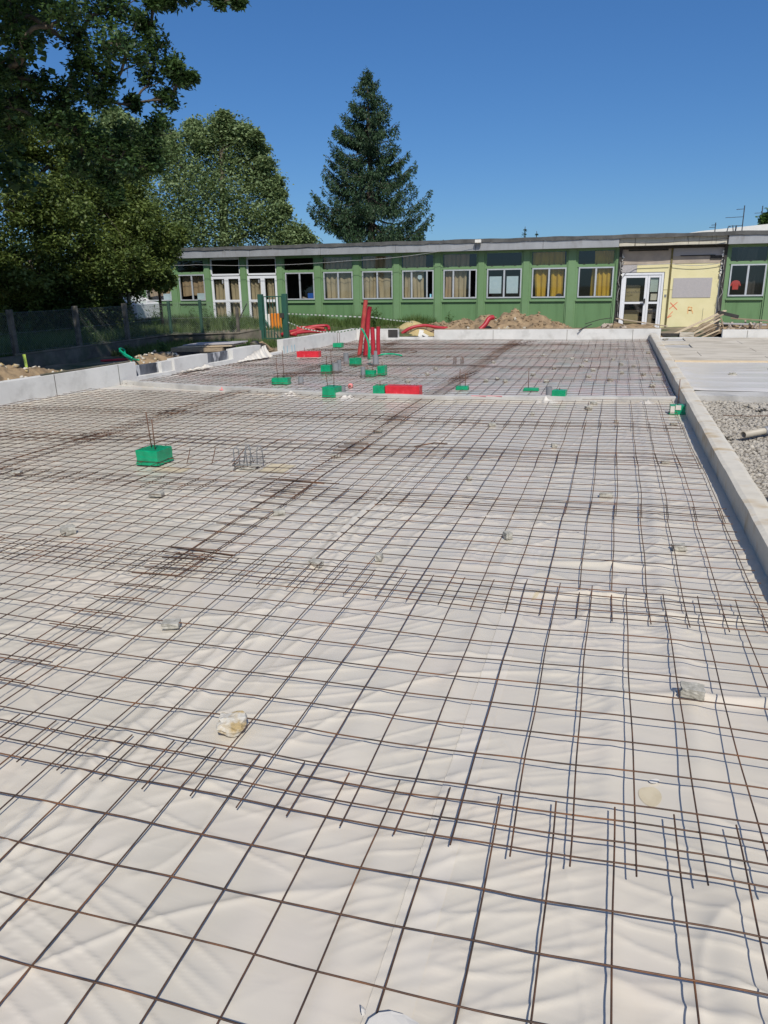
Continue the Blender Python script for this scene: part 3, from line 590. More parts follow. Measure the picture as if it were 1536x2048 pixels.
# ------------------------------------------------------------------ boxes, rods, pipes on the slab
def foambox(x, y, sx, sy_, h, rz, m, label, rods=(), cat='void box', extra=None):
    t = thing('foam_box', label, cat, (x, y, -.01), rz, 'taped foam boxes standing in the mesh')
    b = MB(); nx = 6; 
    import bmesh
    bm = bmesh.new(); bmesh.ops.create_cube(bm, size=1); bmesh.ops.subdivide_edges(bm, edges=bm.edges[:], cuts=5, use_grid_fill=True)
    for v in bm.verts:
        c = v.co.copy(); q = pn(np.array([c.x*2.2+x*7]), np.array([c.y*2.2+c.z*2.9+y]))[0]
        v.co = Vector((c.x*sx*(1+.03*q), c.y*sy_*(1+.03*q), (c.z+.5)*h*(1+.02*q)+.0))
    me = bpy.data.meshes.new('box_body'); bm.to_mesh(me); bm.free(); me.materials.append(M[m]); o = bpy.data.objects.new('box_body', me); COL.objects.link(o); o.parent = t
    bv = o.modifiers.new('b', 'BEVEL'); bv.width = .006; bv.segments = 1; bv.limit_method = 'ANGLE'; bv.angle_limit = .7
    # wrinkled tape skirt
    sk = MB(); vs = []; N_ = 40
    per = []
    for s in range(N_):
        u = s/N_*4; k_ = int(u); f = u-k_
        cxy = [(-.5+f, -.5), (.5, -.5+f), (.5-f, .5), (-.5, .5-f)][k_]; per.append(cxy)
    for (a, c) in per: vs.append((a*sx*1.015, c*sy_*1.015, .03))
    for q, (a, c) in enumerate(per): e = 1.02+.02*abs(math.sin(q*2.7+x)); vs.append((a*sx*e+.01*math.sin(q*3), c*sy_*e, .004))
    sk.add(vs, [(k_, (k_+1) % N_, N_+(k_+1) % N_, N_+k_) for k_ in range(N_)]); sk.build('tape_skirt', M['filmwhite'] if m == 'redbox' else M[m], t)
    for (rx, ry, z0, z1, lean) in rods:
        MB().tube([(rx, ry, z0), (rx+lean*.5, ry, (z0+z1)/2), (rx+lean, ry, z1)], .006, 6).build('starter_rod', M['rust'], t, True)
    return t
foambox(-4.79, 6.94, .27, .30, .165, -.02, 'greenbox', 'big green taped box with two tall rods, alone on the near slab at left', ((-.04, .02, .14, .56, -.02), (.06, -.06, .14, .50, 0)))
foambox(-6.13, 13.30, .33, .20, .12, .05, 'greenbox', 'green box with two rods behind the beam at the left', ((-.07, 0, .1, .50, -.01), (.06, .0, .1, .64, 0)))
foambox(-5.84, 15.02, .21, .20, .18, .0, 'greenbox', 'cube-like green box beside two grey pipes, behind the beam', ((.0, 0, .15, .38, 0), (.1, .02, .15, .5, 0)))
foambox(-5.73, 16.60, .19, .24, .17, -.30, 'greenbox', 'green box set cornerwise just before the red conduits', ((-.02, 0, .15, .24, 0),))
bx = foambox(-4.77, 14.62, .29, .18, .13, .0, 'greenbox', 'low green double box right of the grey conduit stub', ((-.03, 0, .1, .22, 0), (.08, .02, .1, .20, 0)))
foambox(-4.56, 14.90, .16, .2, .19, .0, 'greenbox', 'small green box tucked behind the low green double box', ((.0, 0, .15, .26, 0),))
foambox(-4.55, 11.90, .24, .27, .17, -.15, 'greenbox', 'green box at the front of the beam with two bent rods', ((-.11, .06, .15, .40, -.04), (.03, .02, .15, .38, .01)))
foambox(-3.695, 11.93, .20, .20, .20, .0, 'greenbox', 'green cube butted against the long red box on the beam', ((.0, 0, .18, .27, 0),))
foambox(-3.29, 11.95, .585, .22, .20, .0, 'redbox', 'long red taped box standing on the front of the beam', ((.22, 0, .18, .215, 0), (.1, .05, .18, .21, 0)))
foambox(-2.5, 13.0, .21, .16, .06, .0, 'greenbox', 'thin green slab with two rods just behind the beam, centre', ((-.045, 0, .05, .36, 0), (.05, 0, .05, .27, 0)))
foambox(-1.30, 13.02, .25, .16, .045, .0, 'greenbox', 'thin green slab with one rod behind the beam, right', ((-.05, 0, .04, .38, 0),))
foambox(-.755, 12.0, .21, .16, .165, -.12, 'greenbox', 'green box beside the grey pipe on the beam at right', ((.0, 0, .14, .20, 0),))
t9 = foambox(.95, 11.0, .26, .16, .13, .0, 'greenbox', 'green box with tape flaps against the kerb at the right', ((-.03, 0, .1, .48, .0),))
b = MB(); b.box(-.125, -.07, -.0865, -.084, .02, .12); b.box(-.06, .01, -.0865, -.084, .07, .135); b.box(.07, .10, -.0865, -.084, .04, .13); b.build('clear_tape', M['filmwhite'], t9)
foambox(-7.88, 21.3, .27, .22, .13, .0, 'greenbox', 'small green box far away near the white wall', ((-.02, 0, .1, .45, 0), (.05, 0, .1, .45, 0)))
foambox(-7.52, 18.12, .60, .22, .18, .03, 'redbox', 'red taped box on the far slab left of the conduits', ((-.12, 0, .15, .27, 0), (.13, 0, .15, .25, 0)))
def stub(x, y, r, h, label):
    b = MB(); hollow(b, (x, y, -.02), (x, y, h), r, r-.006, 18); t = thing('pvc_pipe', label, 'pipe', (0, 0, 0), 0, 'grey pipe stubs')
    b.build('pipe_wall', M['pvc'], t, False); MB().tube([(x, y, h-.03), (x, y, h-.02)], r-.004, 14).build('pipe_cap', M['dark'], t); return t
stub(-5.74, 13.35, .052, .125, 'grey pipe stub right of the left green box behind the beam')
stub(-5.67, 15.10, .075, .20, 'grey pipe stub touching the cube-like green box')
stub(-5.66, 15.30, .05, .245, 'narrower grey pipe stub rising behind the wider one')
stub(-6.11, 17.02, .062, .235, 'grey pipe stub left of the cornerwise green box')
stub(-4.47, 12.20, .055, .13, 'grey pipe stub behind the green box with bent rods')
stub(-.95, 12.40, .05, .14, 'grey pipe stub left of the green box at right')
stub(-4.83, 14.45, .045, .20, 'short grey pipe stub above the low green double box')
def corr(pts, r, m, name, label, cat='conduit', group=None, amp=.10, pitch=.02, parent=None, n=12):
    P = [Vector(p) for p in pts]; out = []; rs = []
    L_ = sum((P[i+1]-P[i]).length for i in range(len(P)-1)); N_ = max(8, int(L_/pitch*2))
    from bisect import bisect
    # catmull-rom sampling
    def cr(u):
        u = u*(len(P)-1); i = min(int(u), len(P)-2); f = u-i; p0 = P[max(i-1, 0)]; p1 = P[i]; p2 = P[i+1]; p3 = P[min(i+2, len(P)-1)]
        return .5*((2*p1)+(p2-p0)*f+(2*p0-5*p1+4*p2-p3)*f*f+(3*p1-p0-3*p2+p3)*f**3)
    for i in range(N_+1): out.append(cr(i/N_)); rs.append(r*(1+(amp if i % 2 else -amp*.4)))
    o = MB().tube(out, r, n, True, rs).build(name, m, parent, True)
    if label: tag(o, label, cat, group)
    return o
cd = 'red conduits rising from the slab'
corr([(-6.40, 18.85, -.02), (-6.34, 18.87, .35), (-6.26, 18.85, .8), (-6.17, 18.86, 1.40)], .056, M['orangepipe'], 'conduit', 'tallest faded red corrugated conduit, leaning right', 'conduit', cd)
corr([(-6.14, 18.62, -.02), (-6.08, 18.62, .5), (-6.03, 18.6, 1.0), (-5.98, 18.6, 1.24)], .056, M['redpipe'], 'conduit', 'second tall dark red conduit just right of the tallest', 'conduit', cd)
corr([(-6.22, 18.75, -.02), (-6.15, 18.7, .5), (-6.10, 18.70, .95)], .035, M['redpipe'], 'conduit', 'thinner red conduit between the two tall ones', 'conduit', cd)
corr([(-5.25, 16.48, .25), (-5.25, 16.48, .6), (-5.26, 16.49, .86)], .05, M['redpipe'], 'conduit', 'shorter red conduit at left of the pair over the grey sleeve', 'conduit', cd)
corr([(-5.13, 16.50, .25), (-5.13, 16.5, .6), (-5.12, 16.5, .87)], .045, M['redpipe'], 'conduit', 'shorter red conduit at right of the pair over the grey sleeve', 'conduit', cd)
stub(-5.20, 16.50, .068, .34, 'tall grey sleeve pipe holding the pair of short red conduits')
corr([(-5.90, 18.10, -.02), (-5.88, 18.1, .3), (-5.92, 18.08, .5), (-6.04, 18.05, .74)], .022, M['greenpipe'], 'green_conduit', 'green conduit bending left in front of the tall red ones', 'conduit', 'green conduits', .05)
corr([(-5.86, 18.08, -.02), (-5.85, 18.08, .2), (-5.79, 18.08, .35), (-5.72, 18.08, .48)], .022, M['greenpipe'], 'green_conduit', 'short green conduit bending right at the foot of the red ones', 'conduit', 'green conduits', .05)
corr([(-5.70, 18.1, .06), (-5.55, 18.35, .08), (-5.3, 18.35, .08), (-5.05, 18.2, .06)], .02, M['greenpipe'], 'green_conduit', 'green conduit lying on the mesh right of the grey sleeve', 'conduit', 'green conduits', .05)
# wire spring hoop left of the tubes and roll of wire
for q, (x, y, lab) in enumerate(((-3.47, 16.93, 'left pair of small hairpin bars standing in the far mesh'), (-3.30, 16.93, 'right pair of small hairpin bars standing in the far mesh'))):
    b = MB(); b.tube([(x, y, 0), (x, y, .14), (x+.02, y, .17), (x+.045, y, .14), (x+.045, y, 0)], .006, 5); b.tube([(x, y+.1, 0), (x+.01, y+.1, .15), (x+.045, y+.1, .13), (x+.045, y+.1, 0)], .006, 5)
    tag(b.build('hairpin_bar', M['rust'], None, True), lab, 'rebar', 'hairpin bars')
t_ = np.linspace(0, 6.28, 30)
tag(MB().tube([(-5.75+.75*math.cos(a)+.02*math.sin(7*a), 19.5+.30*math.sin(a), .03+.015*math.sin(3*a)) for a in t_], .010, 5).build('wire_ring', M['rebar'], None, True), 'oval coil of dark bar lying around the foot of the tall red conduits', 'wire')
# rebar cage
cg = thing('rebar_cage', 'small grey cage of bent starter bars beside bare insulation', 'rebar cage', (-3.63, 6.9, 0), .2)
for (dx_, dy_, hz, ln) in ((-.12, -.08, .24, .0), (-.07, .07, .20, .03), (.02, -.07, .255, -.015), (.085, .05, .22, .01)):
    MB().tube([(dx_, dy_, -.02), (dx_+ln, dy_, hz-.04), (dx_+.012+ln, dy_, hz-.01), (dx_+.035+ln, dy_, hz), (dx_+.05+ln, dy_+.02, hz-.04), (dx_+.04+ln*2, dy_+.05, .02)], .0055, 6).build('bent_bar', M['pvc'], cg, True)
for z_ in (.05, .10): MB().tube([(-.14, -.1, z_), (.17, -.09, z_+.01), (.17, .09, z_), (-.12, .08, z_), (-.14, -.1, z_)], .004, 5).build('stirrup', M['pvc'], cg, True)
b = MB(); b.tube([(-.16, -.02, .02), (-.1, .05, .06)], .005, 5); b.tube([(-.13, -.12, .06), (-.02, -.02, .2)], .005, 5); b.build('brace_wire', M['rust'], cg)
rock('mortar_lump', (-3.64, 6.9, -.02), (.22, .14, .05), M['stone'], 'rough mortar lump inside the foot of the rebar cage', 'mortar', None, .3, .1, .3, seed=611, blocky=.3)
for i, (x, y, lab) in enumerate(((-4.40, 6.95, 'short rod sticking up right of the big green box'), (-4.12, 7.0, 'second short rod further right of the big green box'))):
    tag(MB().tube([(x, y, -.01), (x+.03, y+.02, .10), (x+.05, y+.02, .17)], .0045, 5).build('upright_rod', M['rebar']), lab, 'rebar')
# dark bent offcut on mesh
tag(MB().tube([(-2.1, 8.05, .04), (-1.9, 8.2, .06), (-1.75, 8.22, .05)], .008, 5).build('bar_offcut', M['rebar']), 'dark short offcut lying on the mesh in the middle', 'rebar')
# pink reel on the slab
pk = thing('pink_marker_cap', 'small pink and dark round cap standing behind the beam', 'marker', (-4.6, 13.0, 0))
MB().tube([(0, -.03, .02), (0, .03, .02)], .045, 12).build('cap_ring', M['pinkmark'], pk, True); MB().tube([(0, -.034, .02), (0, -.03, .02)], .015, 8).build('cap_hole', M['dark'], pk)
# film bunches at box feet
for i, (x, y, sx_, lab) in enumerate(((-4.2, 11.62, .45, 'white film bunched in front of the beam right of the bent-rod box'), (-.95, 11.75, .40, 'white film bunched at the foot of the grey pipe at right'), (.55, 11.85, .3, 'white film bunched at the beam near the kerb box'), (-5.35, 11.9, .35, 'white film scrap on the beam front at left'))):
    tag(grid('film_bunch', np.linspace(x-sx_/2, x+sx_/2, 24), np.linspace(y-.12, y+.14, 14), lambda X, Y: -.02+.06*np.exp(-((X-x)/(sx_*.3))**2-((Y-y-.06)/.09)**2)*(1+1.2*pn(X*14, Y*9, 95+i)), M['filmwhite']), lab, 'plastic film')
# ------------------------------------------------------------------ school building
SB = thing('school_building', 'long low green prefabricated school building with flat roof and curtained windows', 'building', (0, 0, 0)); SB.rotation_euler = (0, math.radians(.5), 0)
BY = 28.52
def part(b, name, m, parent=SB, bevel=0, smooth=False): return b.build(name, M[m] if isinstance(m, str) else m, parent, smooth, bevel)
part(MB().box(-20.5, 9, 28.10, 37, 3.06, 3.12), 'roof', 'bitumen')
rb = MB(); xs_ = np.arange(-20.5, 9.01, .25)
vs = []; fs = []
for i, x in enumerate(xs_):
    zt = 3.175+.008*math.sin(x*2.1)+.006*math.sin(x*5.3); zb_ = 3.055+.010*math.sin(x*3.7)+.008*math.sin(x*9.1)
    vs += [(x, 28.09, zb_), (x, 28.11, zt), (x, 28.5, zt+.01), (x, 37, 3.24)]
for i in range(len(xs_)-1):
    for kk in range(3): a = i*4+kk; fs.append((a, a+4, a+5, a+1))
part(rb.add(vs, fs), 'roof_edge', 'bitumen')
for (a, c) in ((-20.5, -17.0), (-17.0, -14.0), (-13.995, -11.0), (-10.995, -8.0), (-7.995, -5.0), (-4.995, -2.6), (-2.595, -.03), (3.42, 6.2), (6.205, 9)):
    bq = MB().box(a, c-.006, 28.13, 28.16, 2.78, 3.06); bq.box(a, c-.006, 28.16, 28.5, 2.78, 2.80); part(bq, 'fascia_panel', 'fascia')
bq = MB()
for x in np.arange(-18.5, -.3, .37): bq.obox((x+.1*math.sin(x*7), 28.118, 3.055+.012*math.sin(x*3)), (.10+.06*math.sin(x*5), .012, .018), 0, 0, .2*math.sin(x*9))
part(bq, 'peeling_edge', 'tapew')
part(MB().box(-.03, 3.42, 28.22, 28.5, 2.80, 3.06), 'bare_fascia', 'stainedcon')
part(MB().box(-.03, 3.42, 28.14, 28.22, 2.78, 2.80), 'fascia_rail', 'dark')
# room behind
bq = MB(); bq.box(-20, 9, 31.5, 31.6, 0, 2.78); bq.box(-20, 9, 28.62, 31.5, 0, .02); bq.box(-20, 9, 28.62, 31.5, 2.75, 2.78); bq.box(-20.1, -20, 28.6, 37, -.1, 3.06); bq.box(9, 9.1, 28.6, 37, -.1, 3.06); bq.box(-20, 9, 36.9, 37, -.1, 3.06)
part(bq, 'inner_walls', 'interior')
part(MB().box(-20.1, 9.1, 28.54, 28.62, -.3, .03), 'plinth', 'oldcon')
posts = [(-19.45, -19.25), (-17.88, -17.62), (-16.27, -16.05), (-14.63, -14.41), (-13.02, -12.80), (-11.41, -11.17), (-9.80, -9.57), (-8.19, -7.96), (-6.58, -6.36), (-4.94, -4.72), (-3.30, -3.08), (-1.72, -1.45), (-.09, .0), (3.46, 3.52), (4.78, 5.0), (6.4, 6.62), (8.0, 8.2)]
for a, c in posts:
    bq = MB().box(a, c, 28.45, 28.60, 0, 2.78); bq.box(a-.05, a, 28.49, 28.6, 0, 2.78); bq.box(c, c+.05, 28.49, 28.6, 0, 2.78); part(bq, 'pilaster', 'green_paint', bevel=.004)
def curtain(x0, x1, z0, z1, y, m, parent, seed=0, name='curtain', folds=5.5, gather=0):
    n = int((x1-x0)/.02)+2; xs = np.linspace(x0, x1, n); zs = np.linspace(z0, z1, 8); V = []
    for z in zs:
        f = (z-z0)/(z1-z0)
        for x in xs:
            V.append((x+gather*(1-f)*(x-(x0+x1)/2)*-.3+.012*math.sin(z*3+x*4+seed), y+.030*math.sin(x*6.28*folds+seed+.7*math.sin(x*9+seed))*(1-.35*f)+.012*math.sin(x*31+seed), z+(.02*math.sin(x*7+seed) if f == 0 else 0)))
    i, j = np.meshgrid(np.arange(n-1), np.arange(7)); a = (j*n+i).ravel()
    return npmesh(name, V, np.stack([a, a+1, a+n+1, a+n], -1), M[m], parent, True)
def pq(x0, x1, y, z0, z1): return MB().add([(x0, y, z0), (x1, y, z0), (x1, y, z1), (x0, y, z1)], [(0, 1, 2, 3)])
def window(a, c, kind, i):
    """one bay between two pilasters"""
    b0, b1 = a+.05, c-.05
    # lower panel
    part(MB().box(b0, b1, 28.53, 28.60, 0, .98), 'wall_panel', 'green_panel')
    for q0 in (b0+.04, b1-.055): part(MB().box(q0, q0+.015, 28.522, 28.53, .05, .95), 'panel_bead', 'green_paint')
    part(MB().box(b0, b1, 28.46, 28.60, .985, 1.04), 'window_sill', 'green_paint', bevel=.004)
    part(MB().box(b0, b1, 28.53, 28.60, 1.042, 1.11), 'lower_rail', 'green_paint')
    part(MB().box(b0, b1, 28.50, 28.60, 2.15, 2.245), 'upper_rail', 'green_paint', bevel=.003)
    part(MB().box(b0, b1, 28.52, 28.60, 2.69, 2.78), 'header_rail', 'green_paint')
    bq = MB()
    for k_ in range(3): bq.box(b0+.2+k_*.42, b0+.26+k_*.42, 28.49, 28.499, 2.235, 2.26)
    part(bq, 'hinge', 'dark')
    # transom
    tr = part(MB().box(b0, b0+.03, 28.53, 28.58, 2.246, 2.69).box(b1-.03, b1, 28.53, 28.58, 2.246, 2.69), 'transom_window', 'green_paint')
    part(pq(b0+.03, b1-.03, 28.55, 2.246, 2.69), 'pane', 'glass', tr)
    # frame
    f0, f1 = b0+.055, b1; z0, z1 = 1.112, 2.148
    side = MB().box(b0, f0, 28.53, 28.60, 1.11, 2.15); part(side, 'side_rail', 'green_paint')
    wn = part(MB().box(f0, f0+.045, 28.49, 28.56, z0, z1).box(f1-.045, f1, 28.49, 28.56, z0, z1).box(f0+.045, f1-.045, 28.49, 28.56, z1-.045, z1).box(f0+.045, f1-.045, 28.49, 28.56, z0, z0+.045), 'window', 'alu')
    mid = (f0+f1)/2
    if kind in ('open',): mid = f0+(f1-f0)*.30
    part(MB().box(mid-.03, mid+.03, 28.495, 28.54, z0+.045, z1-.045), 'mullion', 'alu', wn)
    x_end = f1-.045
    if kind == 'open':
        x_end = f0+(f1-f0)*.80; part(MB().box(x_end-.04, x_end+.01, 28.492, 28.545, z0+.045, z1-.045), 'sash_stile', 'alu', wn)
    part(pq(f0+.045, x_end, 28.515, z0+.045, z1-.045), 'pane', 'glass', wn)
    return wn, tr, f0, f1, mid
kinds = ['grey', 'grey', 'door', 'door', 'dark', 'cream', 'cream2', 'open', 'open', 'poster', 'yellow', 'yellow2', 'entry', 'shirt', 'dark2', 'dark2']
for i in range(len(posts)-1):
    a = posts[i][1]; c = posts[i+1][0]; kd = kinds[i]
    if kd == 'entry': continue
    if kd == 'door':
        b0, b1 = a+.05, c-.05
        part(MB().box(b0, b1, 28.52, 28.60, 2.69, 2.78), 'header_rail', 'white')
        tr = part(MB().box(b0, b0+.04, 28.5, 28.58, 2.14, 2.69).box(b1-.03, b1, 28.5, 28.58, 2.14, 2.69).box(b0+.04, b1-.03, 28.5, 28.58, 2.08, 2.15), 'transom_window', 'white')
        part(pq(b0+.04, b1-.03, 28.54, 2.15, 2.69), 'pane', 'glass', tr)
        mid = (b0+b1)/2+.02
        for (u, v) in ((b0, mid), (mid+.004, b1)):
            d = part(MB().box(u, u+.09, 28.49, 28.56, .16, 2.05).box(v-.09, v, 28.49, 28.56, .16, 2.05).box(u+.09, v-.09, 28.49, 28.56, 1.95, 2.05).box(u+.09, v-.09, 28.49, 28.56, .16, .30).box(u+.09, v-.09, 28.49, 28.56, 1.03, 1.13), 'door', 'white', bevel=.004)
            part(pq(u+.09, v-.09, 28.52, .30, 1.95), 'pane', 'glass', d)
            curtain(u+.10, v-.08-(.12 if u > mid-.1 and i == 3 else 0), .2, 1.90, 28.66, 'cream', d, i*3+u, folds=5)
        part(MB().box(mid-.16, mid-.12, 28.44, 28.49, 1.78, 1.92), 'door_closer', 'alu')
        part(MB().box(b0, b1, 28.50, 28.60, 0, .15), 'door_step', 'oldcon')
        continue
    wn, tr, f0, f1, mid = window(a, c, kd, i)
    y = 28.64
    if kd == 'cream':
        curtain(f0+.05, mid-.02, 1.12, 2.10, y, 'cream', wn, i); curtain(mid-.04, f1-.05, 1.12, 2.10, y+.02, 'cream', wn, i+2, folds=4); curtain(f0, f1, 2.2, 2.68, y, 'brownc', tr, i)
    if kd == 'cream2':
        curtain(f0+.05, mid-.02, 1.12, 2.10, y, 'cream', wn, i, folds=7); curtain(mid-.02, f1-.12, 1.12, 2.10, y+.03, 'cream', wn, i+2, folds=3, gather=.5); curtain(f0, f1, 2.2, 2.68, y, 'brownc', tr, i)
    if kd == 'open':
        curtain(f0+.05, mid+.03, 1.12, 2.10, y+.02, 'brownc' if i == 8 else 'cream', wn, i, folds=7); curtain(mid+.05, f1-.42, 1.12, 2.10, y+.03, 'cream', wn, i+2, folds=6); curtain(f0, f1-.32, 2.2, 2.68, y, 'brownc', tr, i)
        part(MB().box(f1-.2, f1-.06, 28.60, 28.66, 1.12, 1.16), 'object_on_sill', 'tapew', wn)
        if i == 7:
            part(MB().tube([(mid+.30, 28.60, 1.90), (mid+.30, 28.605, 1.90)], .09, 16), 'paper_snowflake', 'paper', wn)
            part(MB().box(f1-.17, f1-.11, 28.60, 28.65, 1.16, 1.28), 'blue_bottle', mat('light_blue_plastic', (.25, .6, .75), (.3, .65, .8), 3, .4), wn)
    if kd == 'poster':
        for (u, v) in ((f0+.09, mid-.10), (mid+.09, f1-.12)): part(MB().box(u, v, 28.535, 28.54, 1.28, 1.88), 'poster', 'paper', wn)
    if kd == 'yellow':
        curtain(f0+.07, mid-.05, 1.15, 2.10, y, 'yellow', wn, i, folds=4.2, gather=.7); curtain(mid+.03, f1-.08, 1.13, 2.10, y+.02, 'yellow', wn, i+2, folds=4.0, gather=.5); curtain(f0, f1-.08, 2.2, 2.68, y, 'yellow', tr, i)
        part(MB().tube([(mid+.38, 28.60, 1.12), (mid+.38, 28.62, 1.12)], .14, 20), 'dark_round_toy', 'dark', wn)
    if kd == 'yellow2':
        curtain(mid-.16, mid, 1.12, 2.10, y+.04, 'yellow', wn, i, folds=6); curtain(mid+.03, f1-.07, 1.12, 2.10, y, 'yellow', wn, i+2, folds=7); curtain(mid-.08, f1, 2.2, 2.68, y, 'yellow', tr, i)
    if kd == 'grey':
        curtain(f0+.05, f1-.05, 1.3, 2.10, y+.06, 'brownc', wn, i, folds=1.3); part(MB().box(mid+.15, f1-.08, 28.60, 28.61, 1.15, 1.40), 'paper_sheet', 'paper', wn)
    if kd == 'dark':
        part(MB().box(mid+.28, f1-.06, 28.60, 28.85, 1.15, 1.36), 'blue_box', 'bluebox', wn)
        part(MB().obox((mid+.14, 28.63, 1.17), (.2, .05, .05), 0, 0, .3), 'toy_on_sill', 'beigewall', wn); part(MB().obox((mid-.14, 28.62, 1.14), (.2, .05, .02), 0, 0, -.15), 'paper_on_sill', 'tapew', wn)
    if kd == 'shirt':
        sh = MB(); X0 = f0+.22; Z0 = 1.33
        sh.add([(X0-.09, 28.56, Z0), (X0+.09, 28.56, Z0), (X0+.10, 28.56, Z0+.2), (X0+.14, 28.56, Z0+.10), (X0+.17, 28.56, Z0+.14), (X0+.11, 28.56, Z0+.27), (X0+.04, 28.56, Z0+.30), (X0-.04, 28.56, Z0+.30), (X0-.11, 28.56, Z0+.27), (X0-.17, 28.56, Z0+.14), (X0-.14, 28.56, Z0+.1), (X0-.10, 28.56, Z0+.2)], [(0, 1, 2, 5, 6, 7, 8, 11), (2, 3, 4, 5), (11, 8, 9, 10)])
        o_ = part(sh, 'red_paper_shirt', 'redwhite', wn); o_.modifiers.new('t', 'SOLIDIFY').thickness = .004
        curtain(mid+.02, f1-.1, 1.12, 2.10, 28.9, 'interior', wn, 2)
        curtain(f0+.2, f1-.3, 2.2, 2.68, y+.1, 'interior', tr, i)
# entrance
fr0 = part(MB().box(.0, .10, 28.40, 28.6, 0, 2.80).box(3.36, 3.46, 28.40, 28.6, 0, 2.80).box(.10, 3.36, 28.44, 28.6, 2.70, 2.78), 'entrance_frame', 'dark')
bq = MB()
rg = np.random.default_rng(9)
for k_ in range(26):
    x_ = (.11 if k_ % 2 else 3.35)+rg.normal(0, .02); z_ = rg.uniform(1.75, 2.65); bq.obox((x_, 28.44, z_), (rg.uniform(.03, .09), .03, rg.uniform(.03, .10)), 0, 0, rg.uniform(0, 3))
part(bq, 'broken_plaster', 'tapew')
part(MB().box(.10, 1.70, 28.50, 28.6, 2.20, 2.70), 'upper_board', 'beigewall'); part(MB().box(.3, 1.60, 28.46, 28.498, 2.64, 2.69), 'dark_slot', 'dark')
part(MB().box(1.76, 3.36, 28.50, 28.6, 2.45, 2.70), 'upper_board', 'greyboard'); part(MB().box(1.76, 3.36, 28.505, 28.6, 2.20, 2.448), 'upper_board', 'beigewall')
part(MB().box(2.0, 3.1, 28.48, 28.499, 2.44, 2.47), 'dark_slot', 'dark'); part(MB().box(2.95, 3.3, 28.48, 28.51, 2.32, 2.44), 'dark_recess', 'dark')
part(MB().box(1.70, 1.76, 28.47, 28.6, 0, 2.78), 'dark_joint', mat('ochre_dark_joint', (.12, .10, .04), (.18, .15, .06), 5, .9))
part(MB().box(.10, .62, 28.51, 28.6, 1.94, 2.19), 'grey_lintel', 'greyboard'); part(MB().box(.622, 1.70, 28.50, 28.6, 1.94, 2.19), 'yellow_panel', 'insul')
part(MB().box(1.55, 1.70, 28.50, 28.6, .03, 1.94), 'yellow_panel', 'insul')
yp = part(MB().box(1.762, 3.30, 28.50, 28.6, .03, 2.19), 'yellow_panel', 'insul')
part(MB().box(3.302, 3.358, 28.515, 28.6, .03, 2.19), 'white_edge', 'tapew')
part(MB().box(1.85, 3.09, 28.485, 28.50, 1.08, 1.73), 'grey_rectangle', 'greyboard', yp)
part(MB().box(1.7, 3.35, 28.46, 28.5, -.02, .03), 'bottom_rail', 'insul')
part(MB().box(1.55, 1.9, 28.494, 28.499, 1.34, 1.355), 'panel_seam', mat('seam', (.35, .3, .15)), yp)
part(MB().box(1.60, 1.67, 28.49, 28.499, 1.10, 1.19), 'door_plate', 'pvc')
def ribbon(pts, wd, y, m, parent, name):
    b = MB()
    for (x0, z0), (x1, z1) in zip(pts[:-1], pts[1:]):
        d = Vector((x1-x0, z1-z0)).normalized(); n_ = Vector((-d.y, d.x))*wd/2
        b.add([(x0-n_.x, y, z0-n_.y), (x1-n_.x, y, z1-n_.y), (x1+n_.x, y, z1+n_.y), (x0+n_.x, y, z0+n_.y)], [(0, 1, 2, 3)])
    return part(b, name, m, parent)
ribbon([(1.80, .70), (2.05, .93)], .022, 28.494, 'redmark', yp, 'painted_cross'); ribbon([(1.82, .92), (2.06, .68)], .022, 28.492, 'redmark', yp, 'painted_cross')
ribbon([(1.93, .62), (1.78, .44)], .018, 28.494, 'redmark', yp, 'painted_arrow'); ribbon([(1.74, .56), (1.72, .38), (1.90, .48)], .022, 28.492, 'redmark', yp, 'painted_arrow')
ribbon([(2.42, .55), (2.42, .77), (2.54, .75), (2.53, .66), (2.43, .66), (2.56, .64), (2.58, .55)], .035, 28.494, 'orangemark', yp, 'painted_mark')
ribbon([(2.9, .30), (2.9, .72)], .008, 28.494, 'dark', yp, 'hanging_wire')
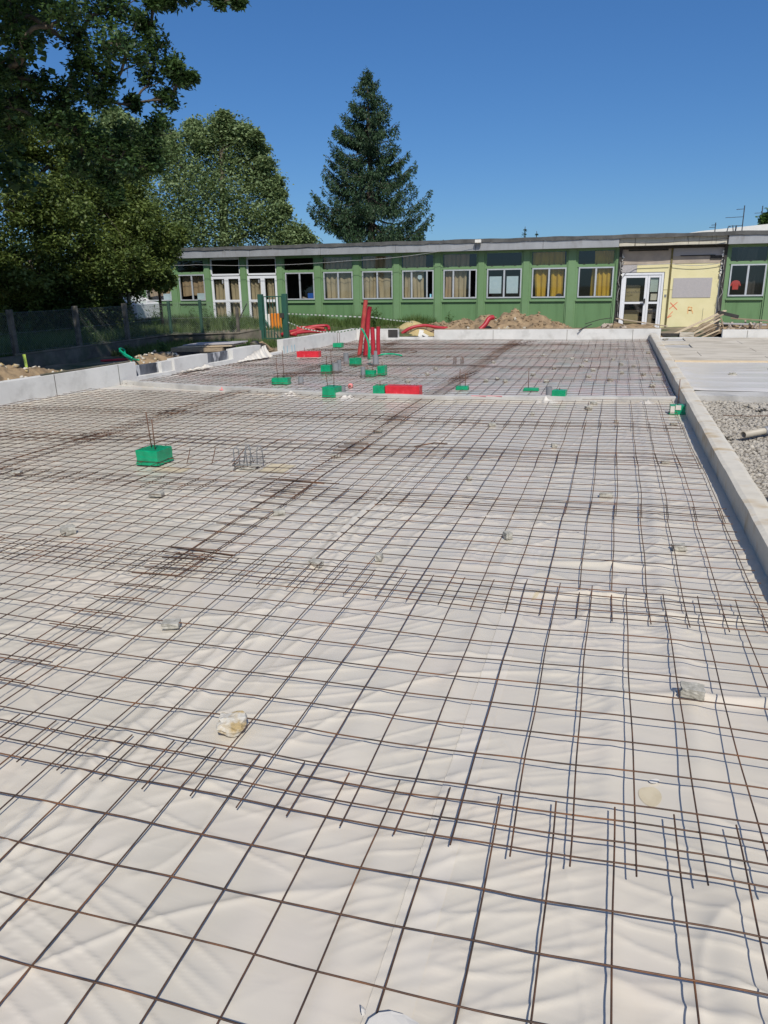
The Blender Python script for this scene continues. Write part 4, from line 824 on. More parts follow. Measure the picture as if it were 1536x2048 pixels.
# double door
D0, D1, Z1_ = .14, 1.53, 1.92
part(MB().box(D0, D0+.07, 28.44, 28.58, .03, Z1_).box(D1-.07, D1, 28.44, 28.58, .03, Z1_).box(D0+.07, D1-.07, 28.44, 28.58, Z1_-.07, Z1_), 'door_frame', 'white', bevel=.004)
part(MB().box(D1+.001, D1+.02, 28.48, 28.6, .03, Z1_+.02).box(D0, D1, 28.48, 28.6, Z1_+.001, Z1_+.02), 'shadow_gap', 'dark')
sp_ = D0+.07+.80
for (u, v, nm) in ((D0+.07, sp_, 0), (sp_+.005, D1-.07, 1)):
    sw = .085 if nm == 0 else .075
    d = part(MB().box(u, u+sw, 28.46, 28.52, .04, Z1_-.07).box(v-sw, v, 28.46, 28.52, .04, Z1_-.07).box(u+sw, v-sw, 28.46, 28.52, Z1_-.16, Z1_-.07).box(u+sw, v-sw, 28.46, 28.52, .04, .14).box(u+sw, v-sw, 28.46, 28.52, .88, .95), 'door', 'white', bevel=.004)
    part(pq(u+sw, v-sw, 28.49, .14, Z1_-.16), 'pane', 'glassdark', d)
    if nm == 0:
        part(MB().box(v-.07, v-.03, 28.40, 28.46, .90, 1.06).box(v-.16, v-.03, 28.38, 28.40, .98, 1.0), 'handle', 'dark', d)
        for k_, (tx, zz) in enumerate((('GROUPE', 1.46), ('lesenfant', 1.24))):
            cu = bpy.data.curves.new('lettering', 'FONT'); cu.body = tx; cu.size = .13 if k_ else .09; cu.extrude = .001; o_ = bpy.data.objects.new('lettering', cu); COL.objects.link(o_)
            o_.rotation_euler = (math.pi/2, 0, 0); o_.location = (u+sw+.03, 28.486, zz); cu.materials.append(mat('letter_paint', (.06, .06, .05))); o_.parent = d; cu.space_character = 1.05; dg = bpy.context.evaluated_depsgraph_get(); me_ = bpy.data.meshes.new_from_object(o_.evaluated_get(dg)); n_ = bpy.data.objects.new('lettering', me_); COL.objects.link(n_); n_.location = o_.location; n_.rotation_euler = o_.rotation_euler; n_.parent = d; bpy.data.objects.remove(o_)
        part(MB().box(u+sw+.02, u+sw+.50, 28.75, 28.78, .95, 1.5).box(u+sw+.02, u+sw+.52, 28.75, 28.78, .2, .66), 'poster', mat('tan_board', (.42, .36, .22), (.5, .43, .28), 3), d)
    else:
        part(MB().box(u+sw+.02, v-sw-.02, 28.52, 28.524, 1.28, 1.74), 'poster', 'paper', d); part(MB().box(u+sw+.06, v-sw-.03, 28.52, 28.524, 1.0, 1.22), 'notice', 'tapew', d)
        part(MB().box(u+sw+.02, v-sw-.1, 28.75, 28.78, .2, .7), 'poster', 'beigewall', d)
# cables on the facade
def sag(p0, p1, s, n=14): return [tuple(np.array(p0)*(1-t)+np.array(p1)*t-np.array([0, 0, s*4*t*(1-t)])) for t in np.linspace(0, 1, n)]
part(MB().tube(sag((-18, 28.02, 2.72), (-16.4, 28.02, 2.66), .03)+sag((-16.3, 28.02, 2.66), (-9.8, 28.02, 2.62), .09)+sag((-9.7, 28.02, 2.62), (-4.86, 28.02, 3.05), .10), .007, 5), 'facade_cable', 'cable', None)
bpy.data.objects['facade_cable'].name = 'overhead_cable'; tag(bpy.data.objects['overhead_cable'], 'thin slack cable strung along the fascia to the small roof box', 'cable')
part(MB().tube(sag((.1, 28.05, 2.92), (1.9, 28.05, 2.90), .04)+sag((1.95, 28.05, 2.9), (3.4, 28.1, 2.98), .03), .012, 5), 'loose_cable', 'blackcable')
part(MB().tube([(.14, 28.4, 1.75), (.3, 28.38, 2.0), (.62, 28.4, 2.18), (1.7, 28.4, 2.2)], .012, 5).tube(sag((1.75, 28.4, 2.2), (3.3, 28.4, 2.2), .07), .01, 5), 'loose_cable', 'cable')
rg = np.random.default_rng(31)
for k_ in range(4):
    z = 2.2; x_ = (.06 if k_ < 2 else 3.38); pts = []
    for j_ in range(10): pts.append((x_+rg.normal(0, .035), 28.36+rg.normal(0, .02), 2.3-j_*.21))
    part(MB().tube(pts, .008, 5), 'hanging_wire', 'cable' if k_ % 2 else 'blackcable')
lp = thing('flood_light', 'small white box lamp on brackets at the roof edge, halfway along', 'lamp', (-4.86, 28.0, 3.14))
MB().box(-.11, .11, -.06, .06, -.06, .05).build('lamp_housing', M['tapew'], lp, False, .01); MB().tube([(-.08, 0, -.05), (-.1, .1, -.22)], .008, 5).tube([(.08, 0, -.05), (.06, .1, -.22)], .008, 5).build('bracket', M['antenna'], lp)
# antennas on roof
def antenna(x, y, z, h, arms, label):
    t = thing('roof_antenna', label, 'antenna', (x, y, z)); MB().tube([(0, 0, 0), (0, 0, h)], .02, 6).build('mast', M['antenna'], t)
    for (zz, L_, x0) in arms:
        MB().tube([(x0, 0, zz), (x0-L_, .1, zz)], .010, 5).tube([(x0-L_*.5, -.12, zz), (x0-L_*.5, .12, zz)], .006, 4).tube([(x0-L_*.85, -.1, zz), (x0-L_*.85, .1, zz)], .006, 4).build('aerial_arm', M['antenna'], t)
    return t
antenna(4.33, 32, 3.15, 1.05, ((.93, .25, 0), (.66, .60, 0), (.36, .48, 0)), 'tall roof antenna with three arms at the right')
antenna(3.4, 32, 3.15, .50, ((.42, .16, .03), (.34, .2, 0)), 'short roof antenna left of the tall one')
antenna(5.25, 34, 3.2, 1.1, ((.85, .5, .25),), 'partly hidden antenna behind the tree at the right edge')
tag(MB().tube([(3.75, 31.6, 3.2), (3.8, 31.6, 3.45), (3.95, 31.6, 3.5), (4.0, 31.6, 3.2)], .02, 6).tube([(4.05, 31.6, 3.2), (4.07, 31.6, 3.5)], .03, 6).build('roof_vent', M['antenna']), 'bent vent pipes on the roof beside the tall antenna', 'vent')
tag(MB().tube([(-7.6, 32, 3.2), (-7.5, 32, 3.35), (-7.2, 32, 3.3), (-7.0, 32, 3.42), (-6.9, 32, 3.25)], .02, 5).build('roof_pipe', M['antenna']), 'twisted cable bracket standing on the roof right of the spruce', 'bracket')
tag(MB().add([(1.2, 33, 3.2), (8, 33, 3.2), (8, 33, 3.75), (3, 33, 3.42), (1.2, 34, 3.2), (8, 38, 3.2), (8, 38, 3.75), (3, 36, 3.42)], [(0, 1, 2, 3), (4, 7, 6, 5), (3, 2, 6, 7), (0, 3, 7, 4), (1, 5, 6, 2)]).build('roof_monitor', M['tapew']), 'white raised roof section behind the roof edge at right', 'roof')
# ------------------------------------------------------------------ earth mound, debris
def mnd(X, Y, pk_):
    z = np.zeros(X.shape)
    for (x, y, rx, ry, h_) in pk_: z = np.maximum(z, h_*np.exp(-((X-x)/rx)**2-((Y-y)/ry)**2))
    return z
PK = [(-6.5, 25.2, .7, .9, .30), (-5.7, 25.5, .7, .9, .44), (-4.9, 25.4, .8, 1.0, .54), (-4.1, 25.5, .75, 1.0, .64), (-3.25, 25.6, .8, 1.0, .80), (-2.45, 25.5, .7, .9, .66), (-1.8, 25.4, .55, .8, .42)]
def mz(X, Y): return .02+mnd(X, Y, PK)*(1+.22*fbm(X*2.5, Y*2.5, 4, 7))+.07*fbm(X*5, Y*5, 3, 8)
tag(grid('dirt_mound', np.arange(-7.3, -1.0, .05), np.arange(23.95, 27.6, .06), mz, M['soil']), 'long mound of brown excavated earth between far wall and school', 'dirt mound')
rg = np.random.default_rng(21); n = 420; X = rg.uniform(-6.6, -1.3, n); Y = rg.uniform(24.0, 26.3, n); keep = mz(X, Y) > .10; X = X[keep]; Y = Y[keep]
tag(stones('rubble', np.stack([X, Y, mz(X, Y)+.01], -1), rg.uniform(.02, .055, len(X)), M['soil'], rg), 'clods of earth scattered over the mound', 'rubble', None, 'stuff')
for i, (x, y, s) in enumerate(((-4.75, 24.45, .13), (-4.55, 24.6, .10), (-3.55, 24.5, .12), (-3.30, 24.5, .15), (-2.75, 24.7, .09), (-3.1, 25.0, .10), (-5.2, 24.4, .08), (-1.9, 24.6, .09), (-3.75, 25.2, .08), (-4.1, 24.4, .07))):
    rock('white_rubble', (x, y, float(mz(np.array(x), np.array(y)))-.01), (s, s*.8, s*.7), M['whitestone'], f'white stone on the dirt mound, {["beside the pair at left", "right one of the left pair", "left of the biggest one", "the biggest white one", "small one near the mound top", "on the slope above the biggest", "leftmost of all", "rightmost of all", "high up left of the top", "low down by the wall top"][i]}', 'stone', 'white stones on the dirt mound', i, .3, .2, seed=400+i, blocky=.3)
corr([(-4.1, 24.2, .30), (-3.95, 24.3, .45), (-3.85, 24.4, .62), (-3.72, 24.5, .66)], .075, M['redpipe'], 'red_duct', 'short thick red duct sticking out of the dirt mound', 'conduit', None, .03)
corr([(-6.7, 24.2, .18), (-6.4, 24.3, .36), (-6.0, 24.5, .42), (-5.6, 24.7, .34), (-5.3, 24.9, .3)], .05, M['redpipe'], 'red_duct', 'red hose arching over the low far wall gap', 'conduit', None, .05)
tag(MB().obox((-6.0, 24.0, .2), (.14, .06, .22), .2, 0, .25).obox((-5.85, 24.0, .14), (.2, .06, .07), .2, 0, .5).build('white_gutter_piece', M['tapew']), 'broken white plastic piece standing in the far wall gap', 'plastic piece')
tag(grid('hay_heap', np.arange(-8.0, -5.6, .05), np.arange(24.0, 27.5, .06), lambda X, Y: .1+.38*np.exp(-((X+6.9)/.55)**2-((Y-26.3)/.7)**2)+.25*np.exp(-((X+6.2)/.4)**2-((Y-24.6)/.4)**2)+.03*fbm(X*5, Y*5, 3, 9), M['mulch']), 'dry straw-coloured heap behind the low far wall gap', 'heap')
# timber debris at the entrance
def plank(p0, p1, wd, th, m, label, parent=None, name='plank', cat='plank', grp='loose timber by the entrance', roll=0):
    p0, p1 = Vector(p0), Vector(p1); d = p1-p0; L_ = d.length; q = d.to_track_quat('X', 'Z')
    b = MB().box(-L_/2, L_/2, -wd/2, wd/2, -th/2, th/2); o = b.build(name, M[m], parent, False, .002); o.rotation_mode = 'QUATERNION'; o.rotation_quaternion = q @ Matrix.Rotation(roll, 3, 'X').to_quaternion(); o.location = (p0+p1)/2
    if parent is None: tag(o, label, cat, grp)
    return o
DY = 25.6
PL = [((1.75, 24.6, .10), (3.25, 25.6, .74), .12, .03, 'palewood', 'long pale plank leaning up to the right over the door threshold'),
 ((2.0, 24.3, .08), (3.1, 24.9, .66), .10, .03, 'timber', 'upper brown board of the leaning timber heap'),
 ((2.1, 24.2, .05), (3.0, 24.6, .54), .08, .03, 'palewood', 'pale board leaning in the middle of the timber heap'),
 ((2.25, 24.1, .04), (3.05, 24.4, .42), .07, .03, 'timber', 'lower brown board of the leaning timber heap'),
 ((2.45, 24.05, .03), (3.1, 24.3, .30), .05, .03, 'palewood', 'thin lath at the foot of the timber heap'),
 ((2.98, 24.2, .60), (3.15, 24.2, .05), .10, .03, 'timber', 'upright board closing the right of the timber heap'),
 ((1.35, 24.2, .12), (2.0, 24.4, .10), .22, .08, 'dark', 'dark rotten board at the left of the timber heap'),
 ((1.45, 24.1, .03), (1.85, 24.5, .09), .03, .03, 'timber', 'small stick at the left of the timber heap'),
 ((.05, 25.8, .52), (1.55, 24.6, .34), .06, .03, 'palewood', 'pale lath slanting down across the foot of the white doors'),
 ((.0, 25.2, .45), (.5, 25.0, .30), .05, .02, 'timber', 'short dark lath below the white doors'),
 ((3.4, 25.4, .52), (6.2, 24.6, .33), .05, .04, 'timber', 'long brown batten sloping right in front of the red-shirt window'),
 ((3.1, 24.9, .40), (4.3, 24.7, .36), .30, .03, 'greyboard', 'flat grey board on the earth right of the timber heap'),
 ((-1.0, 23.6, .30), (-.65, 23.95, .46), .05, .015, 'dark', 'curved dark strip hanging over the far wall'),
 ((3.0, 25.0, .72), (3.55, 25.0, .58), .20, .10, 'dark', 'dark slab on top of the timber heap')]
for p0, p1, wd, th, m_, lab in PL: plank(p0, p1, wd, th, m_, lab)
rock('foam_block', (2.08, 24.15, .03), (.40, .2, .17), M['ply'], 'tan block lying under the timber heap', 'block', None, 0, 0, .05, seed=500, blocky=.95)
bq = MB(); rg = np.random.default_rng(77)
for k_ in range(60):
    x_ = rg.choice([rg.uniform(-.4, .35), rg.uniform(2.9, 3.9), rg.uniform(3.5, 6)], p=[.35, .45, .2]); bq.obox((x_, rg.uniform(24.1, 25.6), rg.uniform(.1, .42 if x_ > 1 else .36)), rg.uniform(.03, .16, 3), rg.uniform(0, 3), rg.uniform(0, 3), rg.uniform(0, 3))
tag(bq.build('demolition_rubble', M['beigewall']), 'broken plaster and brick rubble at the foot of the entrance', 'rubble', None, 'stuff')
tag(grid('rubble_soil', np.arange(-.9, 8.4, .08), np.arange(23.92, 28.5, .1), lambda X, Y: .05+.14*sstep(-.9, 0, X)+.10*fbm(X*2, Y*2, 4, 12)+.18*np.exp(-((X-3.3)/.5)**2-((Y-25.3)/.7)**2)-.16*sstep(1.2, 1.5, X)*sstep(3.0, 2.7, X), M['soil']), kind='structure')
tag(MB().tube([(-.05, 26.6, .1), (-.0, 26.6, .62)], .012, 5).tube([(-.1, 26.6, .5), (-.45, 26.5, .46), (-.9, 25.8, .36)], .012, 5).tube([(.0, 26.6, .6), (.3, 26.2, .4)], .01, 5).build('wire_tangle', M['dark']), 'tangle of dark wire left of the white doors', 'wire')
# ------------------------------------------------------------------ left side: fence, gate, weeds
FP = [(-13.55, 8.0), (-13.25, 11.0), (-13.0, 15.0), (-12.95, 18.0), (-13.02, 20.5), (-12.1, 20.75), (-11.0, 21.0), (-10.45, 21.4)]
fl = thing('boundary_fence', 'old chain-link fence on a low mossy concrete wall at the left', 'fence', (0, 0, 0))
vs = []; fs = []
for i, (x, y) in enumerate(FP):
    d = Vector((FP[min(i+1, 7)][0]-FP[max(i-1, 0)][0], FP[min(i+1, 7)][1]-FP[max(i-1, 0)][1])).normalized(); n_ = Vector((d.y, -d.x))*.09
    zt = .42 if i < 6 else .40+.10*(i-6)
    vs += [(x-n_.x, y-n_.y, -.1), (x+n_.x, y+n_.y, -.1), (x+n_.x, y+n_.y, zt), (x-n_.x, y-n_.y, zt)]
for i in range(7):
    for kk in range(4): a = i*4+kk; c = i*4+(kk+1) % 4; fs.append((a, c, c+4, a+4))
fs += [(0, 3, 2, 1), (28, 29, 30, 31)]
MB().add(vs, fs).build('base_wall', M['oldcon'], fl, False)
MB().tube([(-13.1+.08, 14, .44), (-12.93+.04, 18.0, .44), (-12.98+.04, 20.4, .44), (-11.0, 20.94, .44), (-10.45, 21.34, .52)], .035, 6).build('coping', M['oldcon'], fl, True)
pp = [((-13.08, 14.1), 0), ((-13.0, 16.2), 0), ((-12.97, 18.2), 0), ((-13.0, 20.45), 1), ((-12.1, 20.75), 1), ((-11.0, 21.0), 2)]
for (x, y), kd in pp:
    b = MB(); s_ = .055 if kd == 0 else .04; b.box(x-s_, x+s_, y-s_, y+s_, .0, 1.44 if kd < 2 else 1.2); b.build('fence_post', M['postcon' if kd != 1 else 'postgreen'], fl, False, .01)
# chain link wires between consecutive posts
def chain(p0, p1, z0, z1, pitch=.062):
    L_ = math.hypot(p1[0]-p0[0], p1[1]-p0[1]); u = ((p1[0]-p0[0])/L_, (p1[1]-p0[1])/L_); hh = z1-z0; V = []; F = []; k = 0; r = .0022
    def seg(s0, a0, s1, a1):
        nonlocal k
        p = np.array([[p0[0]+u[0]*s0, p0[1]+u[1]*s0, z0+a0], [p0[0]+u[0]*s1, p0[1]+u[1]*s1, z0+a1]])
        for q in p: V.extend([(q[0]+u[0]*r, q[1]+u[1]*r, q[2]), (q[0]-u[1]*r*1.6, q[1]+u[0]*r*1.6, q[2]), (q[0]-u[0]*r, q[1]-u[1]*r, q[2])])
        F.extend([(k, k+1, k+4, k+3), (k+1, k+2, k+5, k+4), (k+2, k, k+3, k+5)]); k += 6
    s = -hh
    while s < L_:
        a, e = max(0, -s), min(hh, L_-s)
        if e > a: seg(s+a, a, s+e, e); seg(s+a, hh-a, s+e, hh-e)
        s += pitch
    return V, F
allV = []; allF = []; k0 = 0
runs = [((-13.25, 11), (-13.08, 14.1)), ((-13.08, 14.1), (-13.0, 16.2)), ((-13.0, 16.2), (-12.97, 18.2)), ((-12.97, 18.2), (-13.0, 20.45)), ((-13.0, 20.45), (-12.1, 20.75)), ((-12.1, 20.75), (-11.0, 21.0)), ((-11.0, 21.0), (-10.45, 21.4))]
for p0, p1 in runs:
    V, F = chain(p0, p1, .46, 1.36); nv = MB(); 
    npmesh('chain_link', V, np.array(F), M['wire'], fl)
    for z_ in (.5, .92, 1.37): MB().tube([(p0[0], p0[1], z_), ((p0[0]+p1[0])/2, (p0[1]+p1[1])/2, z_-.01), (p1[0], p1[1], z_)], .003, 4).build('tension_wire', M['wire'], fl)
# brace rod and gate
MB().tube([(-11.2, 21.0, .45), (-10.75, 21.2, 1.3)], .018, 6).build('brace_rod', M['dark'], fl)
gt = thing('metal_gate', 'narrow dark green barred gate between two square posts', 'gate', (0, 0, 0))
for x in (-10.38, -9.58): MB().box(x-.07, x+.07, 21.33, 21.47, -.05, 1.56).build('gate_post', M['gate'], gt, False, .006)
lf = MB().box(-10.30, -9.66, 21.38, 21.42, 1.47, 1.50).box(-10.30, -9.66, 21.38, 21.42, .22, .26).box(-10.30, -10.27, 21.385, 21.415, .26, 1.47).box(-9.69, -9.66, 21.385, 21.415, .26, 1.47).build('gate_leaf', M['gate'], gt)
for k_ in range(5): MB().box(-10.19+k_*.1, -10.172+k_*.1, 21.39, 21.41, .26, 1.47).build('gate_bar', M['gate'], lf)
MB().box(-9.72, -9.60, 21.30, 21.36, .86, 1.0).build('gate_lock', M['dark'], gt)
MB().box(-10.02, -9.2, 23.2, 23.24, .35, .5).build('x', M['redwhite']).name = 'safety_board'
sbd = bpy.data.objects['safety_board']; tag(sbd, 'red and white chequered safety board lying behind the gate', 'safety board')
b = MB()
for k_ in range(4): b.box(-10.0+k_*.2+.0, -9.9+k_*.2, 23.19, 23.197, .43 if k_ % 2 else .36, .49 if k_ % 2 else .42)
b.build('white_square', M['tapew'], sbd)
oc = thing('orange_crate', 'orange and white plastic panel standing behind the gate', 'panel', (0, 0, 0))
MB().box(-11.62, -11.20, 24.6, 24.66, .28, .86).build('orange_panel', M['orange'], oc, False, .01); MB().box(-11.95, -11.63, 24.6, 24.66, .30, .84).build('white_panel', M['tapew'], oc, False, .01)
MB().tube([(-11.95, 24.55, .68), (-11.82, 24.55, .66), (-11.70, 24.55, .5), (-11.68, 24.55, .32)], .04, 7).build('dark_hose', M['gate'], oc, True)
# tall green lamp-like post and pale trunk
tag(MB().box(-14.92, -14.85, 22.9, 22.97, 0, 1.95).build('steel_post', M['rust']), 'thin brown steel post in front of the left window', 'post')
tag(MB().tube([(-16.15, 23.2, .2), (-16.3, 23.2, .9), (-16.35, 23.25, 1.6)], .07, 8, True, [.10, .08, .06]).build('pale_stump', M['barkpale'], None, True), 'pale sunlit bare trunk left of the school wall', 'trunk')
# barrier tape
def tape(pts, label, wd=.03):
    t = MB(); segs = []
    P = [Vector(p) for p in pts]; out = []
    for i in range(len(P)-1):
        for k_ in range(12): out.append(P[i].lerp(P[i+1], k_/12))
    out.append(P[-1])
    r0 = thing('barrier_tape', label, 'barrier tape', (0, 0, 0), 0, 'barrier tapes')
    w_ = MB(); rd = MB()
    for i in range(len(out)-1):
        (w_ if i % 2 else rd).add([out[i]-Vector((0, 0, wd/2)), out[i+1]-Vector((0, 0, wd/2)), out[i+1]+Vector((0, .004, wd/2)), out[i]+Vector((0, .004, wd/2))], [(0, 1, 2, 3)])
    w_.build('white_bands', M['tapew'], r0); rd.build('green_bands', M['green_panel'], r0)
def sg(p0, p1, s, n=3): return sag(p0, p1, s, n+1)
tape(sg((-9.55, 21.4, .98), (-6.3, 18.8, .98), .0), 'upper striped barrier tape from gate post to red conduit')
tape(sag((-9.55, 21.4, .74), (-6.3, 18.8, .70), .20, 5), 'lower sagging striped barrier tape from gate post to red conduit')
tape(sg((-6.1, 18.9, .98), (-7.0, 28.2, .30), .02), 'striped barrier tape running from the conduit back to the school wall')
# red hose pile
for i, (pts, lab) in enumerate((([(-10.6, 23.0, .30), (-10.0, 23.1, .35), (-9.5, 23.1, .48), (-9.0, 23.3, .50), (-8.8, 23.0, .40)], 'top red hose of the pile behind the white wall'),
     ([(-10.3, 22.7, .30), (-9.8, 22.8, .40), (-9.3, 22.9, .42), (-8.95, 23.1, .35)], 'second red hose of the pile behind the white wall'),
     ([(-10.1, 22.5, .26), (-9.6, 22.6, .34), (-9.2, 22.7, .36), (-8.9, 22.9, .3)], 'third red hose of the pile, lying in front'),
     ([(-9.9, 22.4, .30), (-9.4, 22.9, .46), (-8.9, 22.8, .44)], 'fourth red hose crossing over the pile'),
     ([(-10.9, 22.9, .24), (-10.2, 22.6, .28), (-9.7, 22.4, .28)], 'red hose end poking out left behind the gate post'))):
    corr(pts, .046, M['redpipe'] if i != 3 else M['orangepipe'], 'red_hose', lab, 'hose', 'pile of red hoses', .03)
corr([(-12.2, 15.9, .12), (-11.7, 16.1, .14), (-11.3, 16.3, .13)], .03, M['redpipe'], 'red_hose', 'red hose end lying in the shade under the fence', 'hose', None, .03)
# green hose loop, stake, planks
corr([(-10.15, 14.3, .36), (-10.6, 14.6, .46), (-10.95, 15.0, .50), (-11.05, 15.3, .45), (-10.8, 15.0, .33), (-10.3, 14.6, .30), (-9.95, 14.25, .33)], .022, M['greenpipe'], 'green_hose', 'bright green hose loop behind the left wall', 'hose', None, .02)
corr([(-10.2, 14.35, .30), (-10.7, 14.8, .38), (-11.1, 15.2, .42)], .022, M['greenpipe'], 'green_hose', 'second strand of green hose lying beside the loop', 'hose', None, .02)
tag(MB().tube([(-10.92, 12.0, .02), (-10.95, 12.0, .66)], .028, 8).build('marker_stake', M['limestake'], None, True), 'lime yellow marker stake behind the left wall', 'stake')
pl = thing('plank_stack', 'stack of grey and brown formwork boards over the wall recess', 'planks', (0, 0, 0))
MB().obox((-10.15, 17.4, .30), (1.4, .9, .10), .1).build('board', M['timber'], pl, False, .004); MB().obox((-9.95, 17.5, .375), (1.5, .9, .03), .05, 0, -.02).build('board', M['palewood'], pl, False, .004); MB().obox((-9.85, 17.5, .42), (1.45, .8, .025), .0, 0, -.03).build('board', M['greyboard'], pl, False, .004)
MB().obox((-10.1, 17.3, .2), (1.5, .9, .08), .08).build('board', M['dark'], pl)
tag(grid('earth_heap', np.arange(-9.75, -9.02, .03), np.arange(17.95, 20.2, .04), lambda X, Y: .0+.34*np.exp(-((X+9.35)/.28)**2-((Y-19.0)/.6)**2)*(1+.35*fbm(X*5, Y*5, 3, 14)), M['soil']), 'light brown heap of earth in the gap of the left wall', 'heap')
rock('dark_boulder', (-9.35, 18.75, .22), (.22, .18, .16), M['oldcon'], 'dark round stone on the light brown earth heap', 'stone', None, 0, .2, .15, seed=801, blocky=.2)
def heapz(X, Y): return .04+.50*np.exp(-((X-wx(Y)+.85)/.42)**2)*np.exp(-((Y-10.6)/2.2)**2)*(1+.3*fbm(X*4, Y*4, 3, 17))+.32*np.exp(-((X-wx(Y)+1.15)/.5)**2)*np.exp(-((Y-15.4)/1.1)**2)*(1+.4*fbm(X*4, Y*4, 3, 18))
rg = np.random.default_rng(41); n = 500; Y = rg.uniform(9.5, 17, n); X = np.array([wx(q) for q in Y])-.25-rg.uniform(0, 1.5, n)**1.4; P = np.stack([X, Y, np.maximum(yardz(X, Y)+.02, heapz(X, Y)+.012)], -1)
tag(stones('rubble', P, rg.uniform(.02, .06, n), M['whitestone'], rg), 'pale rubble and clods along the outside of the left wall', 'rubble', None, 'stuff')
tag(grid('earth_bank', np.arange(-12.2, -9.3, .06), np.arange(8, 17, .06), lambda X, Y: np.where(X < wx(Y)-.27, heapz(X, Y), -.2), M['soil']), 'bank of light earth heaped against the outside of the left wall', 'heap')
# ------------------------------------------------------------------ car behind the trees
car = thing('parked_car', 'white car half hidden in the shade behind the left trees', 'car', (-20.45, 27.5, .3), 0)
prof = [(-2.0, .25), (-2.02, .75), (-1.75, .85), (-1.1, .95), (-.55, 1.42), (.9, 1.46), (1.6, 1.0), (2.0, .92), (2.05, .3)]
vs = []; 
for s in (-.85, .85):
    for (x, z) in prof: k_ = .86 if z > 1.1 else 1; vs.append((x, s*k_, z))
n = len(prof); fs = [tuple(range(n)), tuple(range(2*n-1, n-1, -1))]+[(k_, k_+n, (k_+1) % n+n, (k_+1) % n) for k_ in range(n)]
MB().add(vs, fs).build('car_body', M['carpaint'], car, False, .05)
MB().add([(-.98, -.835, .98), (-.50, -.765, 1.36), (.15, -.755, 1.38), (.15, -.84, .98)], [(0, 1, 2, 3)]).add([(.22, -.84, .98), (.22, -.755, 1.38), (.85, -.765, 1.38), (1.35, -.835, 1.0)], [(0, 1, 2, 3)]).build('side_window', M['carglass'], car)
MB().add([(-1.12, -.75, .97), (-1.12, .75, .97), (-.58, .68, 1.40), (-.58, -.68, 1.40)], [(0, 1, 2, 3)]).build('windscreen', M['carglass'], car)
for x in (-1.3, 1.3):
    for s in (-.86, .70):
        wv = MB().tube([(x, s, .32), (x, s+.16, .32)], .32, 20).build('wheel', M['rubber'], car, False); MB().tube([(x, s-.01, .32), (x, s, .32)], .19, 14).build('rim', M['alu'], wv)
MB().obox((-2.0, -.6, .66), (.06, .3, .14)).build('headlight', M['alu'], car); MB().obox((-2.0, .6, .66), (.06, .3, .14)).build('headlight', M['alu'], car)
# ------------------------------------------------------------------ trees
def leafcloud(name, C_, size, m, parent, rg, per=900, sub=36, spread=.2, flat=.5, aspect=.5, smooth=False, droop=0):
    """leaf-sized folded blades, gathered in twig clumps inside each blob"""
    P = []; V0 = []
    for (x, y, z, r) in C_:
        nc = int(sub); u = rg.normal(size=(nc, 3)); u /= np.linalg.norm(u, axis=1)[:, None]; rad = r*rg.uniform(.15, 1.05, nc)**.5
        cc = np.array([x, y, z])+u*rad[:, None]*[1, 1, .92]
        n = int(per); k = rg.integers(0, nc, n); q = cc[k]+rg.normal(size=(n, 3))*r*spread*[1, 1, .8]
        P.append(q); V0.append(np.clip(.5+.34*rg.normal(size=nc), 0, 1)[k])
    P = np.concatenate(P); va = np.concatenate(V0); n = len(P)
    d = rg.normal(size=(n, 3)); d[:, 2] = d[:, 2]*flat-droop; d /= np.linalg.norm(d, axis=1)[:, None]
    up_ = rg.normal(size=(n, 3))*.55+[0, 0, 1]; s = np.cross(d, up_); s /= np.linalg.norm(s, axis=1)[:, None]; nn = np.cross(s, d)
    L_ = size*rg.uniform(.65, 1.3, n)[:, None]; W = L_*aspect*.5
    b0 = P; t0 = P+d*L_; l0 = P+d*L_*.5+s*W+nn*L_*.10; r0 = P+d*L_*.5-s*W+nn*L_*.10
    V = np.stack([b0, l0, t0, r0], 1).reshape(-1, 3); i = np.arange(n)*4
    F = np.concatenate([np.stack([i, i+2, i+1], -1), np.stack([i, i+3, i+2], -1)])
    va = np.clip(va+.14*rg.normal(size=n), 0, 1)
    return npmesh(name, V, F, m, parent, False, np.repeat(va, 4))
def limbs(b, trunk, blobs, rg, r0, r1=.012, jit=.25):
    nodes = [(Vector(t[:3]), 0.) for t in trunk]; left = [Vector(q[:3]) for q in blobs]; rad = {tuple(Vector(q[:3])): q[3] for q in blobs}
    links = []
    while left:
        best = None
        for q in left:
            for k, (p, dep) in enumerate(nodes):
                c = (q-p).length+.22*dep+(.5 if p.z > q.z+.3 else 0)
                if best is None or c < best[0]: best = (c, q, k)
        c, q, k = best; p, dep = nodes[k]; L_ = (q-p).length; nodes.append((q, dep+L_)); left.remove(q); links.append((p, q, dep, dep+L_))
    mx = max(l[3] for l in links)
    for p0, p1, d0, d1 in links:
        L_ = (p1-p0).length; w1 = Vector(rg.normal(size=3))*L_*.10; w2 = Vector(rg.normal(size=3))*L_*.10; R0 = r0*(1-d0/mx)+r1; R1 = r0*(1-d1/mx)+r1*.8
        pts = []
        for t in np.linspace(0, 1, 8): pts.append(p0.lerp(p1, t)+w1*math.sin(t*3.14)+w2*math.sin(t*6.28)*.6)
        b.tube(pts, r0, 6, True, [R0*(1-t)+R1*t for t in np.linspace(0, 1, 8)])
        r = rad[tuple(p1)]
        for k_ in range(5):
            s_ = pts[3+k_ % 4]; e = p1+Vector(rg.normal(size=3))*r*.55; mid = s_.lerp(e, .5)+Vector(rg.normal(size=3))*r*.15; b.tube([s_, mid, e], .008, 4, True, [r1*.9, r1*.6, r1*.3])
